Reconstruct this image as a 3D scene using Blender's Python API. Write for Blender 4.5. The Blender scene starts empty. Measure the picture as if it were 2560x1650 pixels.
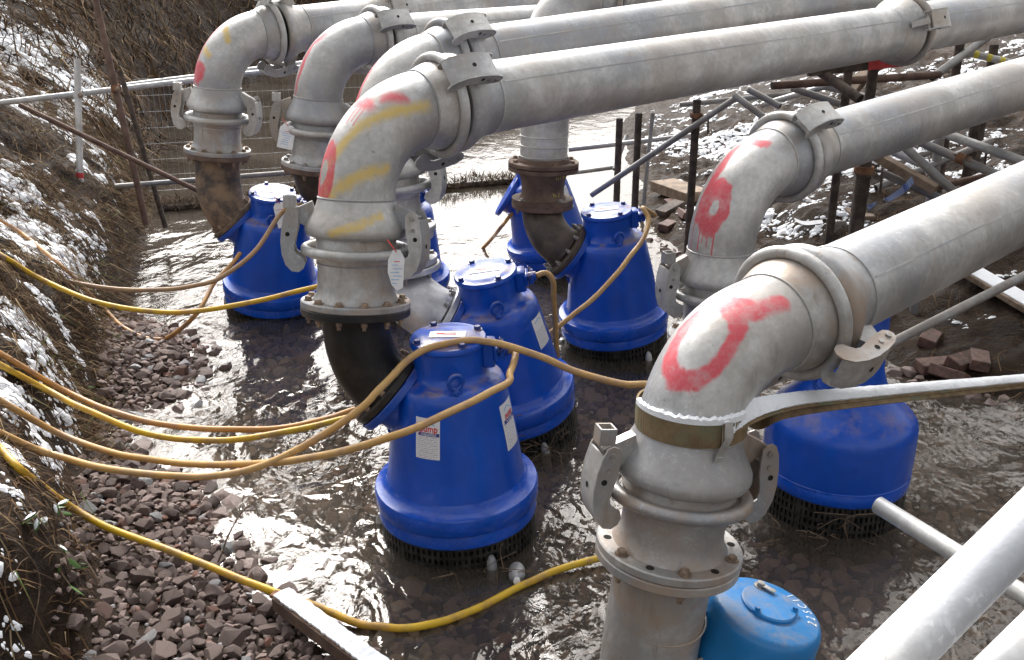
import bpy, math, random
import numpy as np
from mathutils import Vector, Matrix

random.seed(7)
RNG = np.random.default_rng(11)
rad = math.radians
SC = bpy.context.scene
COL = SC.collection

# ------------------------------------------------------------------ camera
CAM_H, PITCH = 2.36, rad(20.6)
cd = bpy.data.cameras.new('camera')
cd.lens, cd.sensor_width, cd.sensor_fit = 35.0, 36.0, 'HORIZONTAL'
cd.clip_start, cd.clip_end = 0.05, 600
cam = bpy.data.objects.new('camera', cd)
cam.location = (0, 0, CAM_H)
cam.rotation_euler = (rad(90) - PITCH, 0, 0)
COL.objects.link(cam)
SC.camera = cam

# ------------------------------------------------------------------ sky, sun, exposure
SUN_EL, SUN_AZ = 42.0, -14.0            # azimuth from +Y, positive towards +X
world = bpy.data.worlds.new('World')
SC.world = world
world.use_nodes = True
wn = world.node_tree
wn.nodes.clear()
sky = wn.nodes.new('ShaderNodeTexSky')
sky.sky_type = 'NISHITA'
sky.sun_disc = False
sky.sun_elevation = rad(SUN_EL)
sky.sun_rotation = rad(SUN_AZ)
sky.air_density, sky.dust_density, sky.ozone_density = 1.0, 8.0, 1.0
hs = wn.nodes.new('ShaderNodeHueSaturation')
hs.inputs['Saturation'].default_value = 0.08
hs.inputs['Value'].default_value = 1.0
bg = wn.nodes.new('ShaderNodeBackground')
bg.inputs['Strength'].default_value = 0.15
wo = wn.nodes.new('ShaderNodeOutputWorld')
wn.links.new(sky.outputs[0], hs.inputs['Color'])
wn.links.new(hs.outputs[0], bg.inputs[0])
wn.links.new(bg.outputs[0], wo.inputs[0])

sd = bpy.data.lights.new('sun', 'SUN')
sd.energy, sd.angle, sd.color = .85, rad(15), (1.0, 0.93, 0.84)
sun = bpy.data.objects.new('sun', sd)
sv = Vector((math.sin(rad(SUN_AZ)) * math.cos(rad(SUN_EL)), math.cos(rad(SUN_AZ)) * math.cos(rad(SUN_EL)), math.sin(rad(SUN_EL))))
sun.rotation_euler = (-sv).to_track_quat('-Z', 'Y').to_euler()
sun.location = (0, 0, 20)
COL.objects.link(sun)

vs = SC.view_settings
vs.view_transform, vs.look, vs.exposure, vs.gamma = 'Standard', 'None', 1.1, 1.0
vs.use_curve_mapping = False
SC.cycles.max_bounces = 5
SC.cycles.adaptive_threshold = .02
SC.cycles.diffuse_bounces = 2
SC.cycles.glossy_bounces = 3
SC.cycles.transparent_max_bounces = 12
SC.cycles.use_adaptive_sampling = True

# ------------------------------------------------------------------ measuring helpers
FPX = 2560 * 35 / 36
CP, SP = math.cos(PITCH), math.sin(PITCH)
DS = 1.0716


def at(x, y, d):
    """point d metres deep (along the camera axis) seen at photo position x, y"""
    X, Y = (x - 1280) * d / FPX, (825 - y) * d / FPX
    return np.array([X, d * CP + Y * SP, CAM_H - d * SP + Y * CP])


def on_z(x, y, z=0.0):
    v = (y - 825) / FPX
    return at(x, y, (CAM_H - z) / (SP + v * CP))


# ------------------------------------------------------------------ noise
def _h(ix, iy, seed):
    n = (ix.astype(np.int64) * 374761393 + iy.astype(np.int64) * 668265263 + seed * 974634777) & 0x7fffffff
    n = ((n ^ (n >> 13)) * 1274126177) & 0x7fffffff
    return ((n ^ (n >> 16)) & 0xffff) / 65535.0


def vnoise(x, y, seed=0):
    x, y = np.asarray(x, float), np.asarray(y, float)
    ix, iy = np.floor(x), np.floor(y)
    fx, fy = x - ix, y - iy
    fx, fy = fx * fx * (3 - 2 * fx), fy * fy * (3 - 2 * fy)
    a, b = _h(ix, iy, seed), _h(ix + 1, iy, seed)
    c, d = _h(ix, iy + 1, seed), _h(ix + 1, iy + 1, seed)
    return (a * (1 - fx) + b * fx) * (1 - fy) + (c * (1 - fx) + d * fx) * fy


def fbm(x, y, seed=0, octv=4, gain=0.5):
    s, a, t = 0.0, 1.0, 0.0
    for o in range(octv):
        s = s + a * vnoise(x * 2 ** o + 17.3 * o, y * 2 ** o - 9.1 * o, seed + o)
        t += a
        a *= gain
    return s / t


def sstep(a, b, x):
    t = np.clip((np.asarray(x, float) - a) / (b - a), 0, 1)
    return t * t * (3 - 2 * t)


# ------------------------------------------------------------------ terrain heights
XL = np.array([(-20, .9), (0, .2), (2.4, -.25), (2.94, -.70), (3.44, -1.12), (3.73, -1.28), (4.17, -1.50), (4.36, -1.86), (4.65, -2.08), (4.95, -2.12), (5.15, -2.0), (5.5, -1.92), (6.0, -2.08), (6.2, -2.28), (6.6, -2.68), (6.9, -2.8), (9.1, -3.45), (10.66, -3.9), (14.3, -5.0), (20, -5.6), (27, -4.5), (36, 0), (50, 9), (70, 20), (200, 80)])
XF = np.array([(-20, -1.2), (0, -1.25), (2.0, -1.35), (2.94, -1.52), (3.55, -1.76), (4.04, -1.97), (4.52, -2.07), (5.4, -2.4), (6.2, -2.66), (6.6, -2.75), (6.9, -2.86), (9.1, -3.5), (10.66, -3.95), (14.3, -5.05), (20, -5.65), (27, -4.55), (36, -.05), (50, 8.95), (70, 19.95), (200, 79.9)])
XR = np.array([(-20, 4.5), (3.0, 4.0), (4.5, 3.3), (5.15, 2.85), (5.4, 2.5), (5.9, 2.25), (7, 1.75), (8.5, 1.32), (9.7, 1.3), (11.5, 1.4), (14.7, 1.6), (20, 2.8), (27, 5.5), (36, 10), (50, 20), (80, 37), (200, 110)])


def edge(tab, y):
    return np.interp(y, tab[:, 0], tab[:, 1])


def hz(x, y):
    x, y = np.asarray(x, float), np.asarray(y, float)
    wob = (fbm(x * 1.3, y * 1.3, 3, 3) - .5) * .16
    xl, xf, xr = edge(XL, y) + wob, edge(XF, y) + wob * 1.6, edge(XR, y) + wob * 1.5
    n1 = fbm(x * 1.1, y * 1.1, 5, 4) - .5
    n2 = fbm(x * 6, y * 6, 9, 4) - .5
    # stream bed
    bed = -np.minimum(.15, .16 * np.minimum(np.maximum(x - xl, 0), np.maximum(xr - x, 0) * 1.2)) + n2 * .02
    # gravel bar on the left shore
    g = .10 * sstep(0, .5, xl - x) + n2 * .02
    # left bank
    db = np.maximum(xf - x, 0)
    lip = .30 * sstep(0, .22, db)
    bank = lip + (2.9 + 3.6 * sstep(9, 17, y)) * (1 - np.exp(-.30 * db)) + n1 * .30 * sstep(0, .5, db) + n2 * .12 * sstep(0, .15, db)
    # right bank
    dr = np.maximum(x - xr, 0)
    rb = .06 * sstep(0, .2, dr) + .11 * np.minimum(dr, 1.1) + 2.2 * (1 - np.exp(-.16 * np.maximum(dr - .9, 0))) + n1 * .25 * sstep(.1, .9, dr) + n2 * .17 * sstep(0, .3, dr)
    z = np.where(x < xl, g, bed)
    z = np.where(x < xf, np.maximum(g, .0) + bank, z)
    z = np.where(x > xr, rb, z)
    return z


def hz1(x, y):
    return float(hz(np.array([x]), np.array([y]))[0])


def ground_hit(x, y, lo=1.2, hi=60):
    d = np.arange(lo, hi, .01)
    X, Y = (x - 1280) * d / FPX, (825 - y) * d / FPX
    wx, wy, wz = X, d * CP + Y * SP, CAM_H - d * SP + Y * CP
    hit = np.nonzero(wz < hz(wx, wy))[0]
    return float(d[hit[0]]) if len(hit) else hi


def on_ground(x, y):
    return at(x, y, ground_hit(x, y))


# ------------------------------------------------------------------ mesh helpers
class MB:
    def __init__(self):
        self.v, self.f, self.uv, self.n = [], [], [], 0

    def add(self, VF, M=None):
        V, F = VF[0], VF[1]
        V = np.asarray(V, float).reshape(-1, 3)
        if M is not None:
            A = np.array(M)
            V = V @ A[:3, :3].T + A[:3, 3]
        self.v.append(V)
        n = self.n
        self.f += [tuple(i + n for i in f) for f in F]
        if len(VF) > 2:
            self.uv.append(VF[2])
        self.n += len(V)
        return self

    def mesh(self, name, mat, smooth=True, angle=38):
        me = bpy.data.meshes.new(name)
        me.from_pydata(np.concatenate(self.v).tolist(), [], self.f)
        if self.uv:
            uvv = np.concatenate(self.uv)
            if len(uvv) == len(me.loops):
                ul = me.uv_layers.new(name='paint')
                ul.data.foreach_set('uv', uvv.astype(np.float32).ravel())
        if mat is not None:
            me.materials.append(mat)
        finish(me, smooth, angle)
        return me


def finish(me, smooth=True, angle=38):
    me.update()
    if smooth:
        me.polygons.foreach_set('use_smooth', [True] * len(me.polygons))
        if angle:
            me.set_sharp_from_angle(angle=rad(angle))


def lathe(prof, n=40, cap0=False, cap1=False):
    V, F = [], []
    for r, z in prof:
        for k in range(n):
            t = 2 * math.pi * k / n
            V.append((r * math.cos(t), r * math.sin(t), z))
    for i in range(len(prof) - 1):
        for k in range(n):
            a, b = i * n + k, i * n + (k + 1) % n
            F.append((a, b, b + n, a + n))
    if cap0:
        F.append(tuple(range(n - 1, -1, -1)))
    if cap1:
        o = (len(prof) - 1) * n
        F.append(tuple(range(o, o + n)))
    return V, F


def disc(r, z0, z1, n=40, bev=.004):
    return lathe([(r - bev, z0), (r, z0 + bev), (r, z1 - bev), (r - bev, z1)], n, True, True)


def torus(R, r, n=48, m=12):
    V, F = [], []
    for i in range(n):
        t = 2 * math.pi * i / n
        for j in range(m):
            s = 2 * math.pi * j / m
            q = R + r * math.cos(s)
            V.append((q * math.cos(t), q * math.sin(t), r * math.sin(s)))
    for i in range(n):
        for j in range(m):
            a, b = i * m + j, i * m + (j + 1) % m
            c, d = ((i + 1) % n) * m + (j + 1) % m, ((i + 1) % n) * m + j
            F.append((a, d, c, b))
    return V, F


def box(c, s, bev=.0):
    cx, cy, cz = c
    x, y, z = s[0] / 2, s[1] / 2, s[2] / 2
    b = min(bev, x * .45, y * .45, z * .45)
    if b <= 0:
        V = [(cx + i * x, cy + j * y, cz + k * z) for k in (-1, 1) for j in (-1, 1) for i in (-1, 1)]
        F = [(0, 2, 3, 1), (4, 5, 7, 6), (0, 1, 5, 4), (2, 6, 7, 3), (0, 4, 6, 2), (1, 3, 7, 5)]
        return V, F
    V, F = [], []
    ring = lambda X, Y, zz: [(cx + X, cy + Y - b * (Y > 0) + 0, zz)]
    def oct_(x, y, zz):
        return [(cx + x - b, cy - y, zz), (cx + x, cy - y + b, zz), (cx + x, cy + y - b, zz), (cx + x - b, cy + y, zz),
                (cx - x + b, cy + y, zz), (cx - x, cy + y - b, zz), (cx - x, cy - y + b, zz), (cx - x + b, cy - y, zz)]
    V = oct_(x - b, y - b, cz - z) + oct_(x, y, cz - z + b) + oct_(x, y, cz + z - b) + oct_(x - b, y - b, cz + z)
    for i in range(3):
        for k in range(8):
            a, c2 = i * 8 + k, i * 8 + (k + 1) % 8
            F.append((a, c2, c2 + 8, a + 8))
    F.append(tuple(range(7, -1, -1)))
    F.append(tuple(range(24, 32)))
    return V, F


def prism(outline, y0, y1):
    """outline in x,z extruded along y"""
    n = len(outline)
    V = [(p[0], y0, p[1]) for p in outline] + [(p[0], y1, p[1]) for p in outline]
    F = [tuple(range(n)), tuple(range(2 * n - 1, n - 1, -1))]
    for k in range(n):
        a, b = k, (k + 1) % n
        F.append((a, a + n, b + n, b))
    return V, F


def spline(P, n=8):
    P = [np.asarray(p, float) for p in P]
    P = [2 * P[0] - P[1]] + P + [2 * P[-1] - P[-2]]
    out = []
    for i in range(1, len(P) - 2):
        p0, p1, p2, p3 = P[i - 1], P[i], P[i + 1], P[i + 2]
        for k in range(n):
            t = k / n
            out.append(.5 * ((2 * p1) + (-p0 + p2) * t + (2 * p0 - 5 * p1 + 4 * p2 - p3) * t * t + (-p0 + 3 * p1 - 3 * p2 + p3) * t ** 3))
    out.append(P[-2])
    return out


def tube(path, r, n=14, cap=True, ref=None):
    """path of points; r number or list; ref = direction of angle zero. Adds uv = (angle*r, length)."""
    P = np.array(path, float)
    m = len(P)
    R = np.full(m, r) if np.isscalar(r) else np.asarray(r, float)
    T = np.gradient(P, axis=0)
    T /= np.linalg.norm(T, axis=1)[:, None] + 1e-12
    if ref is None:
        ref = np.array([0, 0, 1.0]) if abs(T[0][2]) < .9 else np.array([1.0, 0, 0])
    x = np.asarray(ref, float) - T[0] * np.dot(ref, T[0])
    x /= np.linalg.norm(x)
    s = np.concatenate([[0], np.cumsum(np.linalg.norm(np.diff(P, axis=0), axis=1))])
    V = np.zeros((m * n, 3))
    ang = np.linspace(-math.pi, math.pi, n, endpoint=False)
    for i in range(m):
        x = x - T[i] * np.dot(x, T[i])
        x /= np.linalg.norm(x)
        y = np.cross(T[i], x)
        V[i * n:(i + 1) * n] = P[i] + R[i] * (np.cos(ang)[:, None] * x + np.sin(ang)[:, None] * y)
    F, UV = [], []
    step = 2 * math.pi / n
    for i in range(m - 1):
        for k in range(n):
            a, b = i * n + k, i * n + (k + 1) % n
            F.append((a, b, b + n, a + n))
            u0, u1 = ang[k] * R[0], (ang[k] + step) * R[0]
            UV += [(u0, s[i]), (u1, s[i]), (u1, s[i + 1]), (u0, s[i + 1])]
    if cap:
        F.append(tuple(range(n - 1, -1, -1)))
        F.append(tuple(range((m - 1) * n, m * n)))
        UV += [(9, 9)] * (2 * n)
    return V, F, np.array(UV)


def frame(o, z, xh=(1, 0, 0)):
    z = Vector([float(q) for q in z]).normalized()
    x = Vector([float(q) for q in xh])
    x = x - z * x.dot(z)
    if x.length < 1e-4:
        x = Vector((0, 1, 0)) - z * z.y
    x.normalize()
    y = z.cross(x)
    M = Matrix.Identity(4)
    for i in range(3):
        M[i][0], M[i][1], M[i][2], M[i][3] = x[i], y[i], z[i], float(o[i])
    return M


def T3(x, y, z):
    return Matrix.Translation((x, y, z))


def RZ(a):
    return Matrix.Rotation(a, 4, 'Z')


# ------------------------------------------------------------------ objects
def tag(o, label=None, cat=None, group=None, kind=None):
    if label: o['label'] = label
    if cat: o['category'] = cat
    if group: o['group'] = group
    if kind: o['kind'] = kind
    return o


def root(name, label, cat, loc=(0, 0, 0), M=None, group=None):
    o = bpy.data.objects.new(name, None)
    o.empty_display_size = .1
    COL.objects.link(o)
    if M is not None:
        o.matrix_world = M
    else:
        o.location = [float(q) for q in loc]
    return tag(o, label, cat, group)


def part(name, mb, mat=None, parent=None, smooth=True, angle=38, off=None):
    """a mesh of its own; off = world origin of the thing when the shape is given in world coordinates"""
    me = mb if isinstance(mb, bpy.types.Mesh) else None
    if me is None:
        if off is not None:
            mb.v = [v - np.asarray(off, float) for v in mb.v]
        me = mb.mesh(name, mat, smooth, angle)
    o = bpy.data.objects.new(name, me)
    COL.objects.link(o)
    if parent is not None:
        o.parent = parent
    return o


def put(name, me, M, parent=None):
    o = bpy.data.objects.new(name, me)
    COL.objects.link(o)
    if parent is not None:
        o.parent = parent
    o.matrix_basis = M
    return o


def single(name, mb, mat, label, cat, loc, group=None, smooth=True, angle=38):
    """a thing that is one mesh, shape in world coordinates"""
    o = part(name, mb, mat, None, smooth, angle, off=loc)
    o.location = [float(q) for q in loc]
    return tag(o, label, cat, group)


def kids(o):
    return [c for c in COL.objects if c.parent == o]


def copy_tree(o, parent=None):
    c = o.copy()
    COL.objects.link(c)
    if parent is not None:
        mb_ = o.matrix_basis.copy()
        c.parent = parent
        c.matrix_basis = mb_
    for ch in kids(o):
        copy_tree(ch, c)
    return c


# ------------------------------------------------------------------ material helpers
class X:
    """a float socket with arithmetic"""
    def __init__(s, nt, k): s.nt, s.k = nt, k
    def _m(s, op, *o, clamp=False):
        n = s.nt.nodes.new('ShaderNodeMath')
        n.operation, n.use_clamp = op, clamp
        for i, q in enumerate((s,) + o):
            if isinstance(q, X): s.nt.links.new(q.k, n.inputs[i])
            else: n.inputs[i].default_value = q
        return X(s.nt, n.outputs[0])
    def __add__(s, o): return s._m('ADD', o)
    def __sub__(s, o): return s._m('SUBTRACT', o)
    def __mul__(s, o): return s._m('MULTIPLY', o)
    def __truediv__(s, o): return s._m('DIVIDE', o)
    def mx(s, o): return s._m('MAXIMUM', o)
    def mn(s, o): return s._m('MINIMUM', o)
    def ab(s): return s._m('ABSOLUTE')
    def sq(s): return s._m('SQRT')
    def step(s, a, b):
        n = s.nt.nodes.new('ShaderNodeMapRange')
        n.interpolation_type = 'SMOOTHSTEP'
        s.nt.links.new(s.k, n.inputs[0])
        n.inputs[1].default_value, n.inputs[2].default_value = a, b
        return X(s.nt, n.outputs[0])


class Mat:
    def __init__(s, name):
        s.m = bpy.data.materials.new(name)
        s.m.use_nodes = True
        s.nt = s.m.node_tree
        s.nt.nodes.clear()
        s.out = s.n('ShaderNodeOutputMaterial')
        s.tc = s.n('ShaderNodeTexCoord')
        oi = s.n('ShaderNodeObjectInfo')
        vm = s.n('ShaderNodeVectorMath')
        vm.operation = 'MULTIPLY_ADD'
        cb = s.n('ShaderNodeCombineXYZ')
        s.l(oi.outputs['Random'], cb.inputs[0]); s.l(oi.outputs['Random'], cb.inputs[2])
        s.l(cb.outputs[0], vm.inputs[0])
        vm.inputs[1].default_value = (37, 0, 53)
        s.l(s.tc.outputs['Object'], vm.inputs[2])
        s.co = vm.outputs[0]
        s.rnd = X(s.nt, oi.outputs['Random'])
    def n(s, t): return s.nt.nodes.new(t)
    def l(s, a, b): s.nt.links.new(a, b)
    def noise(s, scale, detail=4, rough=.55, co=None, dist=0, stretch=None):
        q = s.n('ShaderNodeTexNoise')
        q.inputs['Scale'].default_value = scale
        q.inputs['Detail'].default_value = detail
        q.inputs['Roughness'].default_value = rough
        q.inputs['Distortion'].default_value = dist
        k = co or s.co
        if stretch:
            mp = s.n('ShaderNodeMapping')
            mp.inputs['Scale'].default_value = stretch
            s.l(k, mp.inputs['Vector'])
            k = mp.outputs[0]
        s.l(k, q.inputs['Vector'])
        return X(s.nt, q.outputs[0])
    def voro(s, scale, co=None, feat='F1', out='Distance'):
        q = s.n('ShaderNodeTexVoronoi')
        q.feature = feat
        q.inputs['Scale'].default_value = scale
        s.l(co or s.co, q.inputs['Vector'])
        return q.outputs[out]
    def mix(s, a, b, f):
        q = s.n('ShaderNodeMix')
        q.data_type = 'RGBA'
        for i, k in ((6, a), (7, b)):
            if isinstance(k, (tuple, list)): q.inputs[i].default_value = (*k, 1)
            else: s.l(k, q.inputs[i])
        if isinstance(f, X): s.l(f.k, q.inputs[0])
        else: q.inputs[0].default_value = f
        return q.outputs[2]
    def bump(s, h, strength=.3, dist=.01, normal=None):
        q = s.n('ShaderNodeBump')
        q.inputs['Strength'].default_value = strength
        q.inputs['Distance'].default_value = dist
        s.l(h.k, q.inputs['Height'])
        if normal: s.l(normal, q.inputs['Normal'])
        return q.outputs[0]
    def up(s):
        g = s.n('ShaderNodeNewGeometry')
        x = s.n('ShaderNodeSeparateXYZ')
        s.l(g.outputs['Normal'], x.inputs[0])
        return X(s.nt, x.outputs[2])
    def bsdf(s, col, rough=.5, metal=0.0, normal=None, spec=.5, coat=0, sss=0):
        b = s.n('ShaderNodeBsdfPrincipled')
        for k, v in (('Base Color', col), ('Roughness', rough), ('Metallic', metal)):
            if isinstance(v, X): s.l(v.k, b.inputs[k])
            elif isinstance(v, (tuple, list)): b.inputs[k].default_value = (*v, 1)
            elif isinstance(v, (int, float)): b.inputs[k].default_value = v
            else: s.l(v, b.inputs[k])
        b.inputs['Specular IOR Level'].default_value = spec
        b.inputs['Coat Weight'].default_value = coat
        if normal: s.l(normal, b.inputs['Normal'])
        s.l(b.outputs[0], s.out.inputs[0])
        s.b = b
        return s.m


RED, YEL = (.60, .06, .085), (.62, .44, .12)


def galv(name, tone=1.0, dirt=.5, brown=(.33, .275, .23), paint=None, metal=.45, rough=.47):
    """weathered hot-dip galvanised steel, with optional spray-paint marks in metres of (girth, length)"""
    s = Mat(name)
    a = s.noise(5, 6, .6)
    b = s.noise(38, 3, .6)
    cell = s.voro(150, out='Color')
    sx = s.n('ShaderNodeSeparateXYZ')
    s.l(cell, sx.inputs[0])
    sp = X(s.nt, sx.outputs[0])
    c = s.mix((.39 * tone, .385 * tone, .375 * tone), (.59 * tone, .58 * tone, .565 * tone), (a * .72 + b * .28).step(.36, .64))
    big = s.noise(1.3, 3, .5)
    c = s.mix(c, (.27 * tone, .285 * tone, .315 * tone), big.step(.44, .62) * .75)
    c = s.mix(c, (.68 * tone, .69 * tone, .71 * tone), sp.step(.35, 1.0) * b.step(.42, .62) * a.step(.42, .6) * .38)
    d = s.noise(2.3, 7, .65, dist=.4)
    c = s.mix(c, brown, d.step(.45, .64) * (dirt * .95))
    st = s.noise(26, 5, .7, stretch=(1, 1, .10))
    c = s.mix(c, tuple(q * .75 for q in brown), st.step(.54, .74) * (dirt * .75))
    drip = s.noise(9, 6, .7, stretch=(1, 1, .16))
    c = s.mix(c, (.36, .31, .26), drip.step(.52, .72) * (dirt * .9))
    sc = s.noise(16, 8, .75)
    c = s.mix(c, (.15, .125, .105), sc.step(.62, .72) * .6)
    fine = s.noise(95, 4, .75, stretch=(1, 1, .3))
    c = s.mix(c, (.25, .22, .20), fine.step(.58, .74) * .30)
    rg = (a * .22) + rough - .1
    mt = (d.step(.45, .75) * -metal) + metal
    if paint:
        uvn = s.n('ShaderNodeUVMap')
        uvn.uv_map = 'paint'
        sep = s.n('ShaderNodeSeparateXYZ')
        s.l(uvn.outputs[0], sep.inputs[0])
        w1, w2 = s.noise(9, 3) - .5, s.noise(11, 3, dist=1) - .5
        U = X(s.nt, sep.outputs[0]) + w1 * .05
        V = X(s.nt, sep.outputs[1]) + w2 * .05
        U0, V0 = X(s.nt, sep.outputs[0]), X(s.nt, sep.outputs[1])
        grit = s.noise(90, 3, .7)
        masks = {}
        cov = s.noise(14, 5, .7).step(.34, .56)
        for p in paint:
            k, col, soft = p[0], p[1], p[2]
            if k == 'ring':
                cu, cv, ru, rv, w = p[3:]
                e = (((U - cu) / ru)._m('POWER', 2.0) + ((V - cv) / rv)._m('POWER', 2.0)).sq()
                mk = ((e - 1.0).ab() * min(ru, rv)).step(w + soft, w - soft)
            elif k == 'blob':
                cu, cv, ru, rv = p[3:]
                e = (((U - cu) / ru)._m('POWER', 2.0) + ((V - cv) / rv)._m('POWER', 2.0)).sq()
                mk = ((e - 1.0) * min(ru, rv)).step(soft, -soft)
            else:
                u0, v0, u1, v1, w = p[3:]
                uu, vv = (U0, V0) if w < .008 else (U, V)
                dx, dy = u1 - u0, v1 - v0
                L = dx * dx + dy * dy
                t = ((uu - u0) * (dx / L) + (vv - v0) * (dy / L))._m('ADD', 0.0, clamp=True)
                ex, ey = (uu - u0) - t * dx, (vv - v0) - t * dy
                mk = (ex * ex + ey * ey).sq().step(w + soft, max(w - soft, 0))
            masks[col] = masks[col].mx(mk) if col in masks else mk
        for col in ('Y', 'R'):
            if col in masks:
                cc = YEL if col == 'Y' else RED
                mk = masks[col] * (grit.step(.25, .60) * .16 + .48 + cov * .32)
                mk = mk * sc.step(.72, .60)
                c = s.mix(c, cc, mk)
                mt = mt * (mk * -.9 + 1.0)
    n = s.bump(s.noise(55, 5, .6), .18, .004)
    n = s.bump(a, .25, .012, n)
    n = s.bump(s.noise(2.6, 2, .5), .35, .030, n)
    return s.bsdf(c, rg, mt, n)


def painted(name, col, dirtcol=(.26, .19, .16), rough=.28, dirt=.8, dark=.8):
    s = Mat(name)
    a = s.noise(6, 5)
    c = s.mix(tuple(q * dark for q in col), col, a.step(.3, .7))
    ch = s.noise(22, 8, .75)
    c = s.mix(c, tuple(min(1, q * 1.6 + .02) for q in col), ch.step(.64, .72) * .5)
    dst = s.noise(9, 8, .7)
    c = s.mix(c, dirtcol, dst.step(.42, .64) * s.up().step(.45, .95) * dirt)
    scr = s.noise(40, 6, .8, dist=.6, stretch=(1, 1, .18))
    c = s.mix(c, tuple(min(1, q * 1.3 + .06) for q in col), scr.step(.64, .72) * .45)
    spl = s.noise(4, 8, .8)
    c = s.mix(c, tuple(q * .6 for q in dirtcol), spl.step(.58, .76) * .25)
    sp = s.noise(13, 6, .8, dist=1)
    c = s.mix(c, (.20, .13, .09), sp.step(.70, .76) * .7)
    rg = dst.step(.45, .7) * .25 + rough
    n = s.bump(s.noise(48, 3), .25, .004)
    n = s.bump(s.noise(9, 2), .2, .01, n)
    return s.bsdf(c, rg, 0, n, spec=.5, coat=.1)


def plain(name, c0, c1, scale=12, rough=.7, metal=0, bump=.3, bscale=60, spec=.4, lo=.35, hi=.65, bd=.005):
    s = Mat(name)
    c = s.mix(c0, c1, s.noise(scale, 7, .65).step(lo, hi))
    return s.bsdf(c, rough, metal, s.bump(s.noise(bscale, 5, .65), bump, bd), spec=spec)


def cable_mat(name, c0, c1, dirtc):
    s = Mat(name)
    c = s.mix(c0, c1, s.noise(3, 3).step(.35, .65))
    c = s.mix(c, dirtc, s.noise(10, 7, .7).step(.42, .66) * .85)
    c = s.mix(c, (.03, .03, .05), s.noise(26, 5, .7).step(.70, .75) * .8)
    return s.bsdf(c, .45, 0, s.bump(s.noise(120, 3), .2, .002), spec=.4)


M = {}
M['galv'] = galv('galvanised steel')
M['galv_dirty'] = galv('muddy galvanised steel', .94, 1.0, (.34, .26, .20))
M['galv_bright'] = galv('bright galvanised steel', 1.12, .15)
M['galv_ring'] = galv('galvanised coupling', .98, .65, (.34, .27, .20))
M['silver'] = plain('silver paint', (.42, .42, .44), (.62, .62, .64), 8, .38, .55, .2)
M['blue'] = painted('blue pump paint', (.003, .080, .52))
M['blue_dark'] = painted('blue casting paint', (.003, .070, .44), rough=.34)
M['blue_wet'] = painted('wet blue paint', (.003, .078, .51), rough=.18, dirt=.12)
M['sky_blue'] = painted('light blue pump paint', (.010, .20, .52), (.28, .24, .20), .36, .5)
M['strainer'] = plain('black strainer', (.010, .010, .010), (.045, .042, .038), 20, .35, .2, .3, 50)
M['black_iron'] = plain('black iron', (.010, .010, .011), (.045, .036, .030), 6, .42, .1, .35, 40, lo=.45, hi=.72)
M['rusty_elbow'] = plain('rust stained iron', (.045, .038, .038), (.23, .155, .10), 6, .75, 0, .5, 45, lo=.36, hi=.62)
M['brown_iron'] = plain('brown muddy iron', (.095, .060, .046), (.17, .115, .085), 9, .75, 0, .4, 40)
M['dark_iron'] = plain('dark brown iron', (.045, .035, .030), (.10, .075, .058), 9, .6, .1, .4, 40)
M['rust'] = plain('rust', (.10, .045, .022), (.26, .13, .07), 14, .85, 0, .5, 60)
M['bolt'] = plain('zinc bolts', (.24, .22, .20), (.42, .40, .38), 60, .45, .5, .2, 200)
M['bolt_brown'] = plain('dirty bolts', (.16, .11, .08), (.34, .25, .18), 50, .7, .1, .3, 200)
M['bolt_blue'] = painted('painted bolts', (.012, .04, .22), rough=.4)
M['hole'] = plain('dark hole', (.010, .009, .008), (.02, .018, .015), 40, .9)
M['scaffold'] = galv('scaffold tube', .62, .55, (.19, .15, .12), None, .35, .5)
M['scaffold_light'] = galv('bright scaffold tube', 1.05, .25, (.40, .36, .32), None, .4, .42)
M['rail_white'] = galv('worn aluminium tube', 1.6, .2, (.55, .50, .46), None, .1, .5)
M['brown_tube'] = plain('rusty brown tube', (.085, .048, .036), (.16, .10, .075), 10, .7, .1, .3)
M['prop'] = plain('muddy steel prop', (.045, .034, .028), (.11, .082, .065), 14, .8, .1, .5)
M['wood'] = plain('wet timber', (.13, .09, .06), (.27, .20, .14), 9, .8, 0, .4)
M['brick'] = plain('wet brick', (.07, .042, .035), (.16, .088, .068), 20, .7, 0, .5)
M['white'] = plain('white card', (.72, .72, .74), (.82, .82, .83), 30, .6, 0, .05)
M['red_string'] = plain('red string', (.55, .03, .03), (.7, .06, .05), 30, .6)
M['red_paint'] = plain('red painted steel', (.45, .03, .035), (.60, .07, .07), 18, .5)
M['yellow_paint'] = plain('yellow tape', (.62, .50, .05), (.75, .65, .10), 18, .5)
M['blue_web'] = plain('blue webbing', (.03, .08, .30), (.20, .25, .38), 12, .8)
M['ink_red'] = plain('red print', (.60, .02, .03), (.68, .04, .05), 30, .5)
M['ink_blue'] = plain('blue print', (.02, .04, .22), (.03, .07, .30), 30, .5)
M['ink_pale'] = plain('pale blue print', (.20, .40, .65), (.26, .46, .70), 30, .5)
M['ink_white'] = plain('pencil mark', (.75, .75, .68), (.85, .85, .8), 30, .6)
M['ochre'] = cable_mat('ochre cable', (.46, .26, .075), (.52, .33, .13), (.34, .21, .12))
M['yellow'] = cable_mat('yellow cable', (.62, .40, .02), (.58, .33, .03), (.32, .19, .08))
M['orange'] = cable_mat('orange brown cable', (.44, .21, .05), (.47, .25, .08), (.30, .18, .12))
M['tan'] = cable_mat('muddy tan cable', (.36, .23, .13), (.42, .27, .14), (.28, .19, .13))


def snow_mat():
    s = Mat('snow')
    c = s.mix((.80, .83, .88), (.90, .91, .93), s.noise(30, 4))
    n = s.bump(s.noise(140, 4, .7), .5, .004)
    n = s.bump(s.noise(30, 5, .7), .6, .012, n)
    m = s.bsdf(c, .6, 0, n, spec=.3)
    return m


M['snow'] = snow_mat()


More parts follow.
